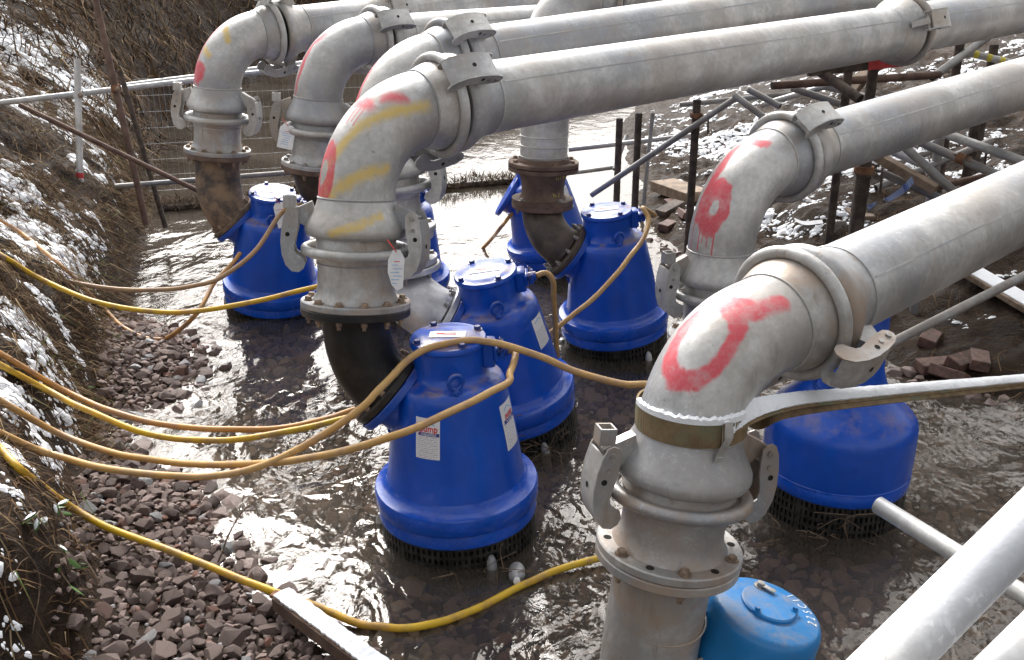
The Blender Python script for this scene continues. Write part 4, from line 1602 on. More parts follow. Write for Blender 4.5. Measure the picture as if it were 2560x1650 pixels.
cable('long yellow cable crossing the gravel bar and trailing through the water',
      [(-60, 1000, 'g'), (0, 1055, 'g'), (60, 1112, 'g'), (150, 1172, ('z', .26)), (250, 1230, ('z', .17)), (400, 1286, ('z', .14)), (520, 1334, ('z', .12)), (640, 1381, ('z', .09)), (740, 1415, ('z', .05)), (840, 1455, ('z', .020)), (930, 1465, ('z', .012)), (1010, 1455, ('z', .012)), (1100, 1425, ('z', .010)), (1200, 1375, ('z', .008)), (1300, 1330, ('z', .02)), (1415, 1298, ('z', .03)), (1520, 1275, ('z', .05)), (1640, 1330, ('z', .25))], 'yellow', .015)
gC = gland('C')
cable('dark ochre cable curling round the pump with the bright ring bolt',
      [gC, gC + np.array([.05, -.02, .0]), (1500, 485, 5.86), (1513, 510, 5.8), (1503, 552, 5.72), (1460, 612, 5.6), (1400, 682, 5.5), (1340, 732, 5.45), (1290, 772, 5.45), (1250, 800, 5.5)], 'ochre')
cable('short ochre cable slanting into the bright water beside the far pump',
      [(1225, 470, 7.9), (1192, 502, 7.8), (1165, 535, 7.75), (1145, 560, ('z', .12)), (1122, 584, ('z', -.03))], 'orange')
gB = gland('B')
cable('short ochre cable bent down behind the leaning pump',
      [gB, gB + np.array([.05, .01, .008]), gB + np.array([.085, .02, -.03]), gB + np.array([.095, .06, -.16]), gB + np.array([.12, .16, -.5])], 'ochre')
cable('short yellow cable rising behind the light blue pump', [np.array(PUMPS['H'][1] @ Vector((-.20, .10, .35))), np.array(PUMPS['H'][1] @ Vector((-.20, .13, .43))), np.array(PUMPS['H'][1] @ Vector((-.14, .22, .46))), np.array(PUMPS['H'][1] @ Vector((-.05, .33, .40)))], 'yellow', .014)

# ================================================================== LEFT GUARD RAIL AND FENCE
def scaffold_tube(label, p0, p1, mat='scaffold', r=.024, group='scaffold tubes', name='scaffold_tube', ends=True):
    p0, p1 = np.asarray(p0, float), np.asarray(p1, float)
    mid = (p0 + p1) / 2
    d = p1 - p0
    o = root(name, label, 'tube', loc=p0, group=group)
    pth = [p0 + d * t for t in np.linspace(0, 1, 5)]
    part('tube', MB().add(tube(pth, r, 18)), M[mat], o, off=p0)
    if ends:
        for q, s in ((p0, -1), (p1, 1)):
            dn = d / np.linalg.norm(d) * s
            part('open_end', MB().add(lathe([(r * .82, .0), (r * .82, .001)], 14, False, True), frame(q - p0 + dn * .0005, dn)), M['hole'], o)
    return o


def coupler(parent, origin, p, d0, d1, mat='rust'):
    """scaffold clip round two crossing tubes, a part of the tube it is tightened on"""
    mb = MB().add(lathe([(.026, -.025), (.033, -.025), (.033, .025), (.026, .025)], 18), frame(p - origin, d0))
    mb.add(lathe([(.026, -.02), (.032, -.02), (.032, .02), (.026, .02)], 18), frame(p - origin + np.array([.0, .05, 0]), d1))
    c = part('coupler', mb, M[mat], parent)
    q = frame(p - origin + np.array([.03, -.03, 0]), (0, -1, 0))
    put('bolt', ME_BOLT['brown'], q, c)
    return c


q0, q1 = at(-40, 262, 8.0), at(760, 168, 9.0)
rail = scaffold_tube('pale upper rail tube crossing the left bank behind the bends', q0, q1, 'scaffold_light')
scaffold_tube('second pale tube lying just above the upper rail', at(305, 215, 8.55), at(760, 158, 9.2), 'scaffold_light')
pA = at(193, 148, 7.95)
post = scaffold_tube('short upright galvanised post wrapped in red and white tape', pA, at(202, 540, 8.05), 'scaffold_light', .026)
coupler(post, pA, at(195, 238, 7.97), pA - at(202, 540, 8.05), (1, .1, .1), 'scaffold_light')
pB, pB2 = at(232, -30, 7.8), at(352, 500, 8.05)
bp = scaffold_tube('tall leaning rusty brown pole on the left bank', pB, pB2 + (pB2 - pB) * .12, 'brown_tube', .026)
coupler(bp, pB, at(288, 222, 7.9), pB2 - pB, (1, .1, .1), 'rust')
pD, pD2 = at(300, 178, 8.3), at(400, 520, 8.6)
dp = scaffold_tube('thin dark leaning pole beside the rusty brown pole', pD, pD2 + (pD2 - pD) * .15, 'prop', .022)
scaffold_tube('thin brown tube slanting down the bank to the rusty elbow', at(48, 262, 7.5), at(560, 508, 7.9), 'brown_tube', .019)
scaffold_tube('low grey rail tube close above the far water', at(288, 466, 8.3), at(770, 428, 8.6), 'scaffold', .022)

tp = root('barrier_tape', 'red and white barrier tape wound round the short post', 'tape', loc=at(200, 478, 8.03))
tb = np.array(tp.location)
for i, (z0, z1, m) in enumerate(((.10, .145, 'red_paint'), (.055, .10, 'white'), (.01, .055, 'red_paint'), (-.035, .01, 'white'), (-.08, -.035, 'red_paint'))):
    part('tape_turn', MB().add(lathe([(.030 + .002 * (i % 2), z0), (.033, (z0 + z1) / 2), (.030, z1)], 14), frame((0, 0, 0), pA - at(202, 540, 8.05))), M[m], tp)
for k, (dx, m) in enumerate(((.10, 'red_paint'), (-.12, 'white'), (.06, 'white'))):
    rb = spline([(0, -.03, -.03), (dx * .4, -.07, -.05 - .03 * k), (dx, -.09, -.10 - .03 * k), (dx * 1.8, -.13, -.13 - .05 * k)], 5)
    V, Fc = [], []
    for i, q in enumerate(rb):
        V += [tuple(q + np.array([0, -.01, .022])), tuple(q + np.array([.01, .01, -.022]))]
        if i:
            Fc.append((2 * i - 2, 2 * i - 1, 2 * i + 1, 2 * i))
    part('loose_end', MB().add((V, Fc)), M[m], tp)

fr = root('mesh_fence', 'thin wire mesh fence panel standing in the far water', 'fence', loc=at(380, 470, 8.9))
f0 = np.array(fr.location)
a0, a1, b0 = at(372, 478, 8.9), at(960, 440, 9.5), at(372, 205, 8.9)
wide, tall = a1 - a0, np.array([0, 0, np.linalg.norm(b0 - a0)])
wm = MB()
for k in range(47):
    p = a0 + wide * k / 46
    wm.add(tube([p, p + tall], .0013, 5))
part('upright_wires', wm, M['scaffold'], fr, off=f0)
wm = MB()
for k in range(8):
    p = a0 + tall * k / 7
    wm.add(tube([p, p + wide], .0017, 5))
part('level_wires', wm, M['scaffold_light'], fr, off=f0)
for t in (.69, 1.0):
    p = a0 + wide * t
    part('post', MB().add(tube([p - np.array([0, 0, .4]), p + tall * 1.02], .02, 12)), M['prop'], fr, off=f0)

# weed caught along a low sill across the stream
sl0, sl1 = on_z(395, 522, .03), on_z(1300, 452, .03)
R2 = np.random.default_rng(77)
V_, F_, T_ = [], [], []
for k in range(4200):
    t = R2.random()
    p = sl0 + (sl1 - sl0) * t + np.array([0, R2.normal(0, .07) + .10 * math.sin(t * 23) + .06 * math.sin(t * 61), R2.uniform(0, .07)])
    dr_ = R2.normal(size=3) * np.array([.5, .5, .3])
    w_ = np.cross(dr_, (0, 0, 1)); w_ = w_ / (np.linalg.norm(w_) + 1e-6) * .005
    b_ = len(V_)
    L_ = R2.uniform(.05, .22)
    V_ += [p - w_, p + w_, p + dr_ * L_ + np.array([0, 0, .02])]
    F_.append((b_, b_ + 1, b_ + 2))
    T_ += [R2.uniform(0, .55)] * 3
sill = part('weed_debris', raw_mesh('weed_debris', np.array(V_), np.array(F_), M['grass'], True, T_))
tag(sill, 'line of dark weed and straw caught across the far water', 'weed', kind='stuff')
scaffold_tube('half sunken dark tube holding the weed line across the water', sl0 + np.array([0, .02, -.005]), sl1 + np.array([0, .02, -.005]), 'prop', .03)

# ================================================================== SCAFFOLD ON THE RIGHT
def prop_(x, y, d, label, r=.030, jack=None, mat='prop', lean=0.0):
    t = at(x, y, d)
    bz = hz1(t[0] + lean, t[1]) - .08
    b = np.array([t[0] + lean, t[1], min(bz, t[2] - .3)])
    o = root('scaffold_prop', label, 'prop', loc=b, group='steel props carrying the pipes')
    part('tube', MB().add(tube([b, (b + t) / 2, t], r, 18)), M[mat], o, off=b)
    part('open_end', MB().add(lathe([(r * .8, .0), (r * .8, .001)], 14, False, True), frame(t - b + np.array([0, 0, .0006]), (0, 0, 1))), M['hole'], o)
    if jack:
        z = t[2] - jack
        th = MB()
        for k in range(10):
            th.add(torus(r + .001, .004, 18, 6), T3(0, 0, z - b[2] - .012 * k - .04))
        part('jack_thread', th, M[mat], o)
        nut = part('jack_nut', MB().add(lathe([(r, -.02), (r + .016, -.02), (r + .018, 0), (r + .016, .02), (r, .02)], 12), T3(0, 0, z - b[2])), M['rust'], o)
        part('jack_handle', MB().add(tube([(r + .01, 0, z - b[2]), (r + .06, -.02, z - b[2] - .01), (r + .065, -.02, z - b[2] - .14)], .008, 8)), M['prop'], o)
    return o


prop_(1549, 296, 8.6, 'first dark prop under the central pipe, beside the brown reducer')
prop_(1597, 283, 8.3, 'second dark prop under the central pipe, beside the first')
prop_(1743, 250, 7.8, 'dark prop with a screw jack and hanging handle under the central pipe', .032, .12)
prop_(1632, 282, 9.2, 'thin leaning prop far behind the two dark props', .020, None, 'scaffold', -.06)
prop_(2184, 166, 6.55, 'prop directly below the red ended steel channel', .034)
prop_(2122, 172, 6.9, 'prop left of the red ended channel', .030)
prop_(2163, 398, 5.75, 'stout prop with screw thread under the right middle pipe', .040, .06)
prop_(2094, 405, 6.3, 'short dark prop behind the stout threaded prop', .024)
prop_(2350, 345, 6.4, 'grey prop under the right middle pipe beyond the crossing tubes', .030, None, 'scaffold')
prop_(2440, 300, 6.6, 'dark prop with a rusty collar at the right edge', .034, .18)
prop_(2402, 96, 7.6, 'prop under the central pipe at the upper right', .034)
prop_(2486, 112, 8.0, 'stubby open ended prop at the upper right', .036)

SCT = [
    ((1478, 488, 8.3), (1838, 246, 7.6), 'scaffold', 'long slanting brace tube below the central pipe', .024),
    ((1422, 374, 9.3), (1735, 338, 9.3), 'scaffold_light', 'pale level tube behind the two dark props', .023),
    ((1418, 434, 10.0), (1538, 418, 10.2), 'scaffold', 'low dark tube lying in the bright water', .022),
    ((1536, 424, 10.1), (1566, 340, 10.3), 'scaffold', 'short tube standing up from the low dark water tube', .022),
    ((1930, 214, 7.0), (2350, 187, 7.2), 'brown_tube', 'brown level tube between the central and right middle pipes', .028),
    ((2052, 180, 6.5), (2150, 248, 6.3), 'prop', 'dark brace crossing in front of the brown level tube', .032),
    ((2330, 194, 7.4), (2490, 78, 7.8), 'scaffold', 'slanting grey brace at the upper right', .030),
    ((2405, 128, 7.9), (2530, 158, 7.9), 'scaffold_light', 'level tube banded with yellow tape at the upper right', .028),
    ((1980, 220, 7.3), (2100, 260, 7.2), 'scaffold', 'slanting tube just above the lever of the right middle bend', .026),
    ((1836, 238, 7.2), (1908, 292, 7.1), 'scaffold', 'lower of two short tubes behind the right middle bend', .024),
    ((1872, 224, 7.4), (1950, 266, 7.3), 'scaffold', 'upper of two short tubes behind the right middle bend', .024),
    ((2222, 374, 6.2), (2300, 408, 6.1), 'scaffold_light', 'short pale tube end below the right middle pipe', .026),
    ((2256, 362, 6.0), (2388, 482, 5.8), 'scaffold', 'steep grey brace below the right middle pipe', .026),
    ((2298, 354, 6.1), (2500, 440, 5.7), 'scaffold', 'middle of the slanting tubes below the right middle pipe', .026),
    ((2362, 334, 6.2), (2570, 408, 5.8), 'scaffold_light', 'upper frosty tube below the right middle pipe', .028),
    ((2205, 432, 6.0), (2350, 496, 5.9), 'scaffold', 'lower muddy tube near the ground plank', .024),
    ((2120, 912, 5.1), (2600, 670, 5.5), 'scaffold', 'long grey tube slanting up to the right beside the nearest pipe', .025),
    ((1885, 545, 6.1), (1960, 470, 6.0), 'scaffold', 'short grey tube showing under the right middle bend', .024),
    ((1700, 262, 8.8), (2010, 232, 8.6), 'scaffold', 'grey ledger tube close under the central pipe', .024),
    ((1905, 262, 7.9), (2120, 200, 7.7), 'scaffold_light', 'pale brace crossing behind the brown level tube', .024),
    ((2010, 205, 7.9), (2250, 262, 7.6), 'scaffold', 'dark brace running down to the right behind the stout prop', .024),
    ((2230, 258, 7.4), (2460, 178, 7.9), 'scaffold', 'long brace rising to the right below the central pipe coupling', .026),
    ((2290, 300, 7.0), (2560, 238, 7.2), 'scaffold', 'level tube half hidden behind the right middle pipe', .024),
    ((2190, 470, 6.4), (2480, 352, 6.5), 'scaffold', 'brace crossing behind the slanting tubes below the right middle pipe', .024),
    ((2330, 470, 6.3), (2560, 420, 6.2), 'brown_tube', 'rusty tube low down between the two right pipes', .022),
]
for p0, p1, m, lab, r in SCT:
    o = scaffold_tube(lab, at(*p0), at(*p1), m, r)
    if 'middle of the slanting' in lab:
        coupler(o, at(*p0), at(2405, 397, 5.86), at(*p1) - at(*p0), (0, 0, 1))
    if 'yellow tape' in lab:
        dd = at(*p1) - at(*p0)
        for t in (.22, .48, .74):
            part('tape_band', MB().add(tube([dd * t, dd * (t + .10)], r + .002, 16, False)), M['yellow_paint'], o)

# red ended channel under the central pipe
c0, c1 = at(2020, 176, 6.45), at(2256, 150, 6.5)
dd = c1 - c0
ch = root('steel_channel', 'steel channel with a red painted end under the central pipe', 'beam', loc=c0)
Fr = frame((0, 0, 0), dd, (0, 0, 1))
L_ = float(np.linalg.norm(dd))
part('web', MB().add(box((0, 0, L_ * .31), (.075, .05, L_ * .62), .003), Fr), M['prop'], ch)
part('red_end', MB().add(box((0, 0, L_ * .81), (.078, .053, L_ * .38), .003), Fr), M['red_paint'], ch)


def plank(label, p0, p1, w=.2, t=.04, mat='wood', up=(0, 0, 1), snow=False):
    p0, p1 = np.asarray(p0, float), np.asarray(p1, float)
    d = p1 - p0
    o = root('timber_plank', label, 'plank', loc=p0)
    L = float(np.linalg.norm(d))
    Fr = frame((0, 0, 0), d, up)
    part('board', MB().add(box((0, 0, L / 2), (t, w, L), .004), Fr), M[mat], o)
    part('nail', MB().add(lathe([(.005, 0), (.005, .003)], 8, False, True), Fr @ T3(t / 2, .03, L * .1) @ Matrix.Rotation(rad(90), 4, 'Y')), M['rust'], o)
    if snow:
        part('snow_crust', MB().add(box((t / 2 + .004, 0, L / 2), (.010, w * .8, L * .92), .004), Fr), M['snow'], o)
    return o


g = lambda x, y, dz=.03: on_ground(x, y) + np.array([0, 0, dz])
plank('muddy plank lying on the bank below the right middle bend', g(2020, 462), g(2165, 556), .16)
plank('rough timber resting among the scaffold tubes', at(2188, 388, 5.95), at(2340, 474, 5.8), .09, .05)
plank('snow dusted plank on the mud at the right edge', g(2415, 690, .05), g(2600, 800, .05), .18, .04, 'wood', (0, 0, 1), True)
plank('pale broken timber wedged under the red ended channel', at(2125, 215, 7.3), at(2190, 165, 7.5), .10, .05)
plank('short timber block leaning beside the red ended channel', at(2128, 232, 7.2), at(2150, 205, 7.2), .10, .04)
plank('broken timber slab lying by the water under the slanting brace', g(1655, 485, .10), g(1745, 505, .05), .30, .10)
plank('dark wet timber offcut at the water edge', g(1650, 545, .04), g(1700, 520, .05), .14, .06, 'prop')

BR = MB().add(box((0, 0, 0), (.215, .105, .065), .004)).mesh('brick', M['brick'], False)
for i, (x, y, rz, rx, lab) in enumerate([
    (2408, 915, .5, .3, 'wet brick highest in the small pile at the right shore'), (2446, 912, 1.2, .1, 'brown brick at the right end of the shore pile'),
    (2370, 948, 2.3, .5, 'red brick tilted at the front of the shore pile'), (2335, 925, .2, .1, 'dark brick at the left end of the shore pile'),
    (2322, 858, 1.0, .2, 'single flat brick on the mud above the shore pile'),
    (1688, 515, .4, .2, 'brick beside the broken timber slab'), (1712, 545, 1.7, .4, 'muddy brick in front of the broken timber slab'), (1668, 572, 1.0, .1, 'half sunken brick at the water edge beyond the speckled bend')]):
    o = put('brick', BR, T3(*(g(x, y, .03))) @ RZ(rz) @ Matrix.Rotation(rx, 4, 'X'))
    tag(o, lab, 'brick', 'loose bricks on the right bank')

# blue webbing scrap
rb = spline([at(2278, 450, 5.75), at(2250, 478, 5.7), g(2215, 508, .03), g(2165, 526, .02)], 6)
V_, F_ = [], []
for i, q in enumerate(rb):
    V_ += [q + np.array([0, 0, .022]), q + np.array([.012, -.02, -.012])]
    if i:
        F_.append((2 * i - 2, 2 * i - 1, 2 * i + 1, 2 * i))
single('webbing_strap', MB().add((np.array(V_), F_)), M['blue_web'], 'faded blue strap hanging from the timbers onto the mud', 'strap', rb[0])
rb = spline([g(1985, 560, .03), g(2010, 572, .04), g(2055, 565, .03)], 5)
V_, F_ = [], []
for i, q in enumerate(rb):
    V_ += [q + np.array([0, .02, .02]), q + np.array([0, -.03, .0])]
    if i:
        F_.append((2 * i - 2, 2 * i - 1, 2 * i + 1, 2 * i))
single('plastic_scrap', MB().add((np.array(V_), F_)), M['white'], 'torn scrap of white plastic on the mud behind the speckled bend', 'plastic scrap', rb[0])

# ================================================================== STRAP ROUND THE NEAREST BEND
st0 = Tp7 + a7 * .04
sp_ = root('lifting_strap', 'snow covered brown webbing strap tied round the nearest bend', 'strap', loc=st0)
Cs = frame((0, 0, 0), a7, (1, 0, 0)) @ Matrix.Rotation(rad(-4), 4, 'Y')
part('loop', MB().add(lathe([(.156, -.037), (.162, -.038), (.1635, 0), (.163, .037), (.156, .037)], 52), Cs), M['web'], sp_)
R3 = np.random.default_rng(3)
V, F_ = [], []
n_ = 60
for k in range(n_):
    t = math.pi * (1.02 + .98 * k / (n_ - 1))
    hh = .010 + .010 * R3.random()
    for rr_, zz in ((.153, .034), (.157, .040 + hh), (.166, .040 + hh * .6), (.166, .033)):
        V.append((rr_ * math.cos(t), rr_ * math.sin(t), zz))
    if k:
        b_ = (k - 1) * 4
        for j in range(3):
            F_.append((b_ + j, b_ + j + 1, b_ + j + 5, b_ + j + 4))
part('snow_on_loop', MB().add((V, F_), Cs), M['snow'], sp_)


def ribbon(P, Wd, th, jig=0, seed=0, n=10):
    """flat band: P centre points, Wd width vectors, th thickness"""
    P, Wd = spline(P, n), spline(Wd, n)
    R = np.random.default_rng(seed)
    V, F = [], []
    T = np.gradient(np.array(P), axis=0)
    for i, (p, w) in enumerate(zip(P, Wd)):
        nn = np.cross(T[i], w)
        nn /= np.linalg.norm(nn)
        if nn[2] < 0: nn = -nn
        j0, j1 = (R.normal(0, jig, 2) if jig else (0, 0))
        w2 = w * .5
        V += [p - w2 * (1 + j0 * 8), p - w2 * (1 + j0 * 8) + nn * th * .8, p + nn * (th + abs(j1)), p + w2 * (1 + j1 * 8) + nn * th * .8, p + w2 * (1 + j1 * 8)]
    for i in range(len(P) - 1):
        for k in range(5):
            a_, b_ = i * 5 + k, i * 5 + (k + 1) % 5
            F.append((a_, a_ + 5, b_ + 5, b_))
    F.append((0, 1, 2, 3, 4)); F.append(tuple((len(P) - 1) * 5 + q for q in (4, 3, 2, 1, 0)))
    return np.array(V), F


rad7 = lambda t: np.array((Cs @ Vector((.170 * math.cos(t), .170 * math.sin(t), 0))))
pF = [st0 + rad7(rad(-70)), at(1850, 1044, 2.80), at(1965, 1010, 2.88), at(2150, 990, 3.35), at(2560, 952, 4.4), at(2720, 936, 4.9)]
wF = [np.array([0, .01, .072]), np.array([.0, .035, .062]), np.array([-.01, .034, .030]), np.array([-.01, .034, .026]), np.array([-.01, .034, .022]), np.array([-.01, .034, .022])]
pFl = [q - st0 for q in pF]
part('front_ply', MB().add(ribbon(pFl, wF, .006)), M['web'], sp_)
pBk = [st0 + rad7(rad(25)), at(1900, 1040, 2.98), at(1968, 1022, 2.93), at(2150, 999, 3.37), at(2560, 957, 4.42)]
wB = [np.array([0, .01, .07]), np.array([.0, .02, .066]), np.array([-.01, .034, .03]), np.array([-.01, .034, .026]), np.array([-.01, .034, .022])]
part('back_ply', MB().add(ribbon([q - st0 + np.array([0, .002, -.008]) for q in pBk], wB, .006)), M['web'], sp_)
part('snow_on_strap', MB().add(ribbon([q + np.array([0, .004, .008]) for q in pFl[0:]], [w * .92 for w in wF], .013, .0035, 5, 30)), M['snow'], sp_, True, 60)
part('tied_tail', MB().add(ribbon([rad7(rad(-66)) * 1.04 + np.array([0, 0, .045]), rad7(rad(-66)) * 1.07 + np.array([0, -.004, .0]), rad7(rad(-68)) * 1.06 + np.array([-.01, 0, -.045]), rad7(rad(-69)) * 1.06 + np.array([-.016, 0, -.075])], [np.array([.022, .004, 0])] * 4, .003)), M['galv_dirty'], sp_)

# ================================================================== NEAR TUBES AND BEAM
scaffold_tube('bright worn handrail tube cutting across the lower right corner', at(2090, 1790, .80), at(2720, 1160, .93), 'rail_white', .0242, 'handrail tubes beside the camera', 'handrail_tube')
scaffold_tube('second worn handrail tube just showing at the lower right corner', at(2300, 1900, .80), at(2720, 1470, .95), 'rail_white', .0242, 'handrail tubes beside the camera', 'handrail_tube')
scaffold_tube('open ended tube poking out below the handrail towards the big pump', at(2195, 1262, 2.7), at(2700, 1575, 2.25), 'scaffold_light', .0242, 'scaffold tubes')

b0, b1 = on_z(702, 1486, .10), on_z(990, 1700, .13)
bd = b1 - b0
bm_ = root('steel_channel', 'snow topped rusty steel channel lying half in the water', 'beam', loc=b0)
Fr = frame((0, 0, 0), bd, (0, 0, 1))
L_ = float(np.linalg.norm(bd))
part('web', MB().add(box((0, 0, L_ / 2), (.012, .072, L_), .001), Fr), M['rust'], bm_)
for s in (-1, 1):
    part('side_flange', MB().add(box((-.021, s * .037, L_ / 2), (.052, .010, L_ - .01), .001), Fr), M['brown_iron'], bm_)
part('torn_end', MB().add(box((.004, .015, -.012), (.016, .04, .03), .003), Fr @ Matrix.Rotation(.3, 4, 'X')).add(box((-.02, -.03, -.006), (.03, .014, .025), .003), Fr), M['rust'], bm_)
sx = [np.array([.010, 0, t * L_]) for t in np.linspace(.012, .998, 12)]
V, F_ = ribbon([np.array(Fr.to_3x3() @ Vector(q)) for q in sx], [np.array(Fr.to_3x3() @ Vector((0, .070, 0)))] * 12, .011, .006, 9, 6)
part('snow_cap', MB().add((V, F_)), M['snow'], bm_, True, 60)

# ================================================================== TAGS, STICKERS
def paper_tag(label, c, w, h, shape='hex', tilt=(0, 0), string=None):
    o = root('paper_tag', label, 'tag', loc=c)
    if shape == 'hex':
        ol = [(-.5, .25), (-.22, .5), (.22, .5), (.5, .3), (.45, -.42), (.1, -.5), (-.25, -.36), (-.5, -.05)]
    else:
        ol = [(-.5, -.5), (-.5, .35), (-.3, .5), (.3, .5), (.5, .35), (.5, -.5)]
    Rm = RZ(rad(tilt[0])) @ Matrix.Rotation(rad(tilt[1]), 4, 'Y') @ Matrix.Rotation(rad(-8), 4, 'X')
    me = part('card', MB().add(prism([(x * w, z * h) for x, z in ol], -.0008, .0008), Rm), M['white'], o, False)
    for k in range(7):
        zz = (.22 - .09 * k) * h
        part('print_line', MB().add(box((random.uniform(-.1, .1) * w, -.0012, zz), (random.uniform(.3, .6) * w, .0004, .018 * h)), Rm), M['ink_red' if k == 0 else 'ink_pale'], o, False)
    s0 = np.array(Rm @ Vector((0, 0, .45 * h)))
    part('string', MB().add(tube(spline([s0, s0 + np.array([-.01, -.01, .02]), s0 + (np.array(string) if string else np.array([-.035, .012, .045]))], 5), .0022, 6)), M['red_string'], o)
    return o


paper_tag('hexagonal white paper tag hanging on the striped riser', at(990, 676, 3.76), .062, .155, 'hex', (8, 4))
paper_tag('white paper tag hanging from the second riser from the left', at(716, 342, 6.28), .10, .15, 'card', (-5, 12))
paper_tag('white card tied to the pump with the rust stained elbow', at(706, 537, 6.38), .09, .16, 'card', (5, -10))

ZR = np.array([.282, .32, .50, .67, .70]); RR = np.array([.296, .288, .264, .236, .230])


def cone_patch(Mx, th0, z0, w, h, mat, lift=.0012, nu=10, nv=6):
    V, F, UV = [], [], []
    for j in range(nv + 1):
        z = z0 - h / 2 + h * j / nv
        r = float(np.interp(z, ZR, RR)) + lift
        for i in range(nu + 1):
            t = th0 + (i / nu - .5) * w / r
            V.append((r * math.cos(t), r * math.sin(t), z))
    for j in range(nv):
        for i in range(nu):
            a_ = j * (nu + 1) + i
            F.append((a_, a_ + 1, a_ + nu + 2, a_ + nu + 1))
            UV += [(i / nu, j / nv), ((i + 1) / nu, j / nv), ((i + 1) / nu, (j + 1) / nv), (i / nu, (j + 1) / nv)]
    return V, F, np.array(UV)


def cone_text(parent, name, body, size, th0, z0, mat, sx=1.0, bold=.0):
    c = bpy.data.curves.new('t', 'FONT')
    c.body, c.size, c.align_x, c.offset = body, size, 'CENTER', bold
    ob = bpy.data.objects.new('t', c); COL.objects.link(ob)
    me = bpy.data.meshes.new_from_object(ob.evaluated_get(bpy.context.evaluated_depsgraph_get()))
    bpy.data.objects.remove(ob)
    V = np.array([v.co[:] for v in me.vertices])
    z = V[:, 1] + z0
    r = np.interp(z, ZR, RR) + .0024
    t = th0 + V[:, 0] * sx / r
    VV = np.stack([np.cos(t) * r, np.sin(t) * r, z], -1)
    part(name, MB().add((VV, [tuple(p.vertices) for p in me.polygons])), M[mat], parent, False)


def sticker(pk, th, z0, w, h, full=True):
    o, Mx = PUMPS[pk]
    s = part('sticker', MB().add(cone_patch(Mx, th, z0, w, h, None)), M['print'], o)
    if full:
        cone_text(s, 'sticker_word', 'pump', .040, th + .02, z0 + h * .17, 'ink_red', .85, .0008)
        part('sticker_band', MB().add(cone_patch(Mx, th + .02, z0 + h * .105, w * .86, h * .085, None, .002)), M['ink_blue'], s)
        cone_text(s, 'sticker_word', 'supplies', .019, th + .02, z0 + h * .08, 'white', 1.1)
    sw = MB().add(tube([(float(np.interp(z0 + h * (.34 + .07 * math.sin(q * 2)), ZR, RR)) * math.cos(th - .13 + q * .15) * 1.006, float(np.interp(z0 + h * .36, ZR, RR)) * math.sin(th - .13 + q * .15) * 1.006, z0 + h * (.34 + .07 * math.sin(q * 2))) for q in np.linspace(0, 1.7, 12)], .002, 6))
    part('sticker_logo', sw, M['ink_pale'], s)
    return s


sticker('A', rad(-107), .565, .105, .170)
sticker('A', rad(-17), .545, .115, .20)
sticker('B', rad(-22), .585, .11, .16, False)
sticker('E', rad(-30), .58, .11, .18, False)

# ================================================================== SMALL THINGS
bt = root('plastic_bottle', 'clear crumpled plastic bottle floating by the nearest blue pump', 'bottle', loc=on_z(1292, 1432, .0))
part('body', MB().add(lathe([(.01, -.05), (.03, -.045), (.034, -.02), (.031, .0), (.034, .02), (.03, .045), (.012, .065), (.012, .085)], 14, True, True), Matrix.Rotation(1.35, 4, 'X') @ RZ(.4)), M['galv_bright'], bt)
part('cap', MB().add(lathe([(.014, .08), (.014, .095)], 12, True, True), Matrix.Rotation(1.35, 4, 'X') @ RZ(.4)), M['white'], bt)

# weed on the strainers
def weed(label, c, rx, ry, n, seed, zt=.1):
    R = np.random.default_rng(seed)
    mb = MB()
    for k in range(n):
        p = np.array([R.normal(0, rx), R.normal(0, ry), R.uniform(.0, zt)])
        d = R.normal(size=3) * np.array([.10, .05, .05])
        q = p + d; e = q + R.normal(size=3) * np.array([.08, .05, .03])
        for v in (p, q, e):
            v[2] = max(v[2], -.01)
        mb.add(tube(spline([p, q, e], 3), R.uniform(.0012, .003), 5))
    o = single('weed_clump', MB().add((np.concatenate(mb.v) + c, mb.f)), M['twig'], label, 'weed', c)
    o['kind'] = 'stuff'


weed('twigs and weed caught on the strainer of the wide shouldered pump', np.array([1.36, 3.69, 0.0]), .15, .03, 20, 4, .06)
weed('twigs caught on the strainer of the leaning pump', np.array([.12, 4.47, 0.0]), .08, .03, 26, 5)
weed('weed caught at the foot of the nearest blue pump', np.array([-.14, 3.44, 0.0]), .10, .02, 8, 6, .03)

# leafy plants on the near left bank
LF = MB()
ol = [(0, 0), (.25, .16), (.6, .17), (.85, .09), (1, 0), (.85, -.09), (.6, -.17), (.25, -.16)]
LF.add(([(x, y, .12 * x * (1 - x) - .25 * abs(y)) for x, y in ol] + [(.5, 0, .05)], [(k, (k + 1) % 8, 8) for k in range(8)]))
ME_LEAF = LF.mesh('leaf', M['leaf'])


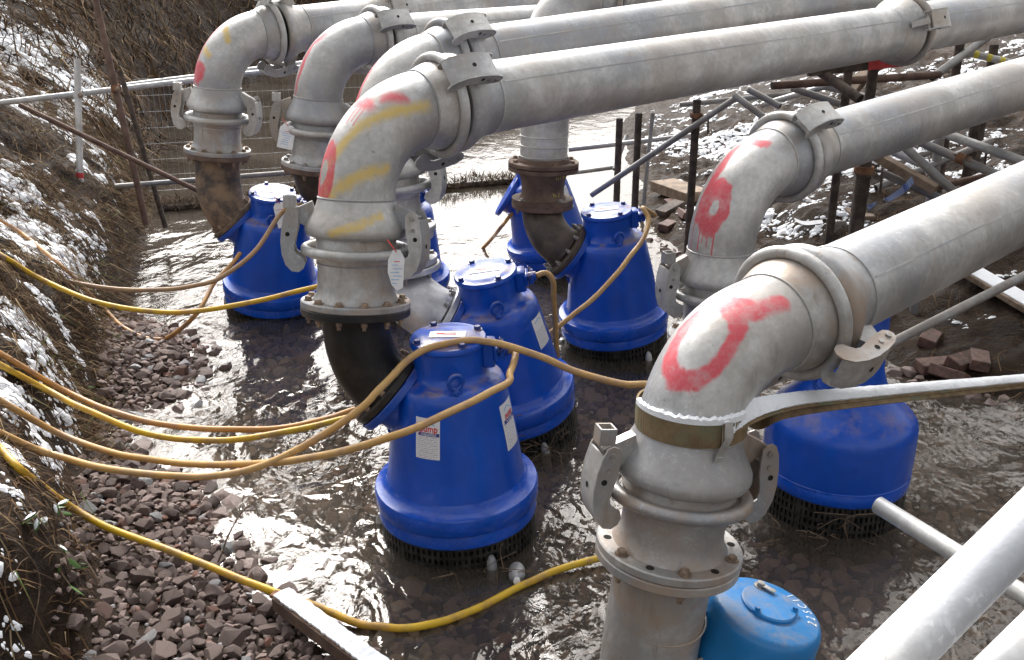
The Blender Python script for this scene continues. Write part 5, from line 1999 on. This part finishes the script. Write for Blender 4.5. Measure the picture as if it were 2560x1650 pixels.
def plant(label, x, y, n, seed, size, snow=.4):
    R = np.random.default_rng(seed)
    b = on_ground(x, y)
    o = root('leafy_plant', label, 'plant', loc=b)
    stems = []
    for k in range(4):
        e = np.array([R.uniform(-.16, .10), R.uniform(-.16, .02), R.uniform(.08, .20)])
        sp3 = spline([(0, 0, -.02), e * .5 + np.array([0, 0, .05]), e, e + np.array([.04, -.03, -.04])], 6)
        stems.append(sp3)
        part('stem', MB().add(tube(sp3, .003, 6)), M['twig'], o)
    for k in range(n):
        sp3 = stems[k % 4]
        p = T3(*sp3[int(R.integers(5, len(sp3)))])
        sz_ = size * R.uniform(.6, 1.1)
        Mx = p @ RZ(R.uniform(0, 6.28)) @ Matrix.Rotation(R.uniform(-.1, .9), 4, 'Y') @ Matrix.Rotation(R.normal(0, .4), 4, 'X') @ Matrix.Diagonal((sz_, sz_, sz_, 1))
        lf = put('leaf', ME_LEAF, Mx, o)
        if R.random() < snow:
            put('snow_on_leaf', ME_LEAF_SNOW, T3(.08, 0, .05) @ Matrix.Diagonal((.75, .85, 1, 1)), lf)
    return o


ME_LEAF_SNOW = MB().add(([(x, y, .12 * x * (1 - x) - .25 * abs(y) + .04) for x, y in ol] + [(.5, 0, .12)], [(k, (k + 1) % 8, 8) for k in range(8)])).mesh('snow_on_leaf', M['snow'])
plant('snow dusted leafy bramble on the near left bank', 140, 1340, 16, 21, .075, .5)
plant('green leaves hanging low over the gravel bar edge', 185, 1455, 12, 22, .065, .2)
plant('small green sprig on the bank beside the paired cables', 215, 985, 6, 23, .06, .2)
plant('small sprig at the foot of the taped post', 285, 560, 6, 24, .07, .1)

# bare twigs
def twig(label, pts, r=.004):
    P = [np.asarray(p, float) for p in pts]
    o = root('bare_twig', label, 'twig', loc=P[0])
    sp2 = spline(P, 8)
    part('stem', MB().add(tube(sp2, list(np.linspace(r, r * .35, len(sp2))), 7)), M['twig'], o, off=P[0])
    R = np.random.default_rng(int(abs(P[0][0]) * 1000))
    for k in range(4):
        q = sp2[int(len(sp2) * (.3 + .15 * k))]
        e = q + R.normal(size=3) * np.array([.07, .05, .04])
        part('side_shoot', MB().add(tube([q, (q + e) / 2 + np.array([0, 0, .01]), e], [r * .5, r * .4, r * .25], 6)), M['twig'], o, off=P[0])
    return o


twig('thin bare twig bending out of the gravel over the water', [on_z(545, 1405, .04), on_z(580, 1320, .14), on_z(620, 1265, .24), on_z(672, 1238, .28), on_z(700, 1246, .26)])
twig('brown bramble stem arching over the near left bank', [on_ground(10, 1345) , on_ground(60, 1400) + np.array([0, 0, .05]), on_ground(105, 1480) + np.array([0, 0, .05]), on_ground(80, 1590)], .005)
twig('fallen twig lying on the snow below the cables', [on_ground(30, 800), on_ground(120, 880) + np.array([0, 0, .03]), on_ground(210, 950)], .005)
twig('dead stem standing in snow at the top of the left bank', [on_ground(45, 155), on_ground(45, 155) + np.array([0, 0, .3]), on_ground(45, 155) + np.array([.02, 0, .62])], .010)
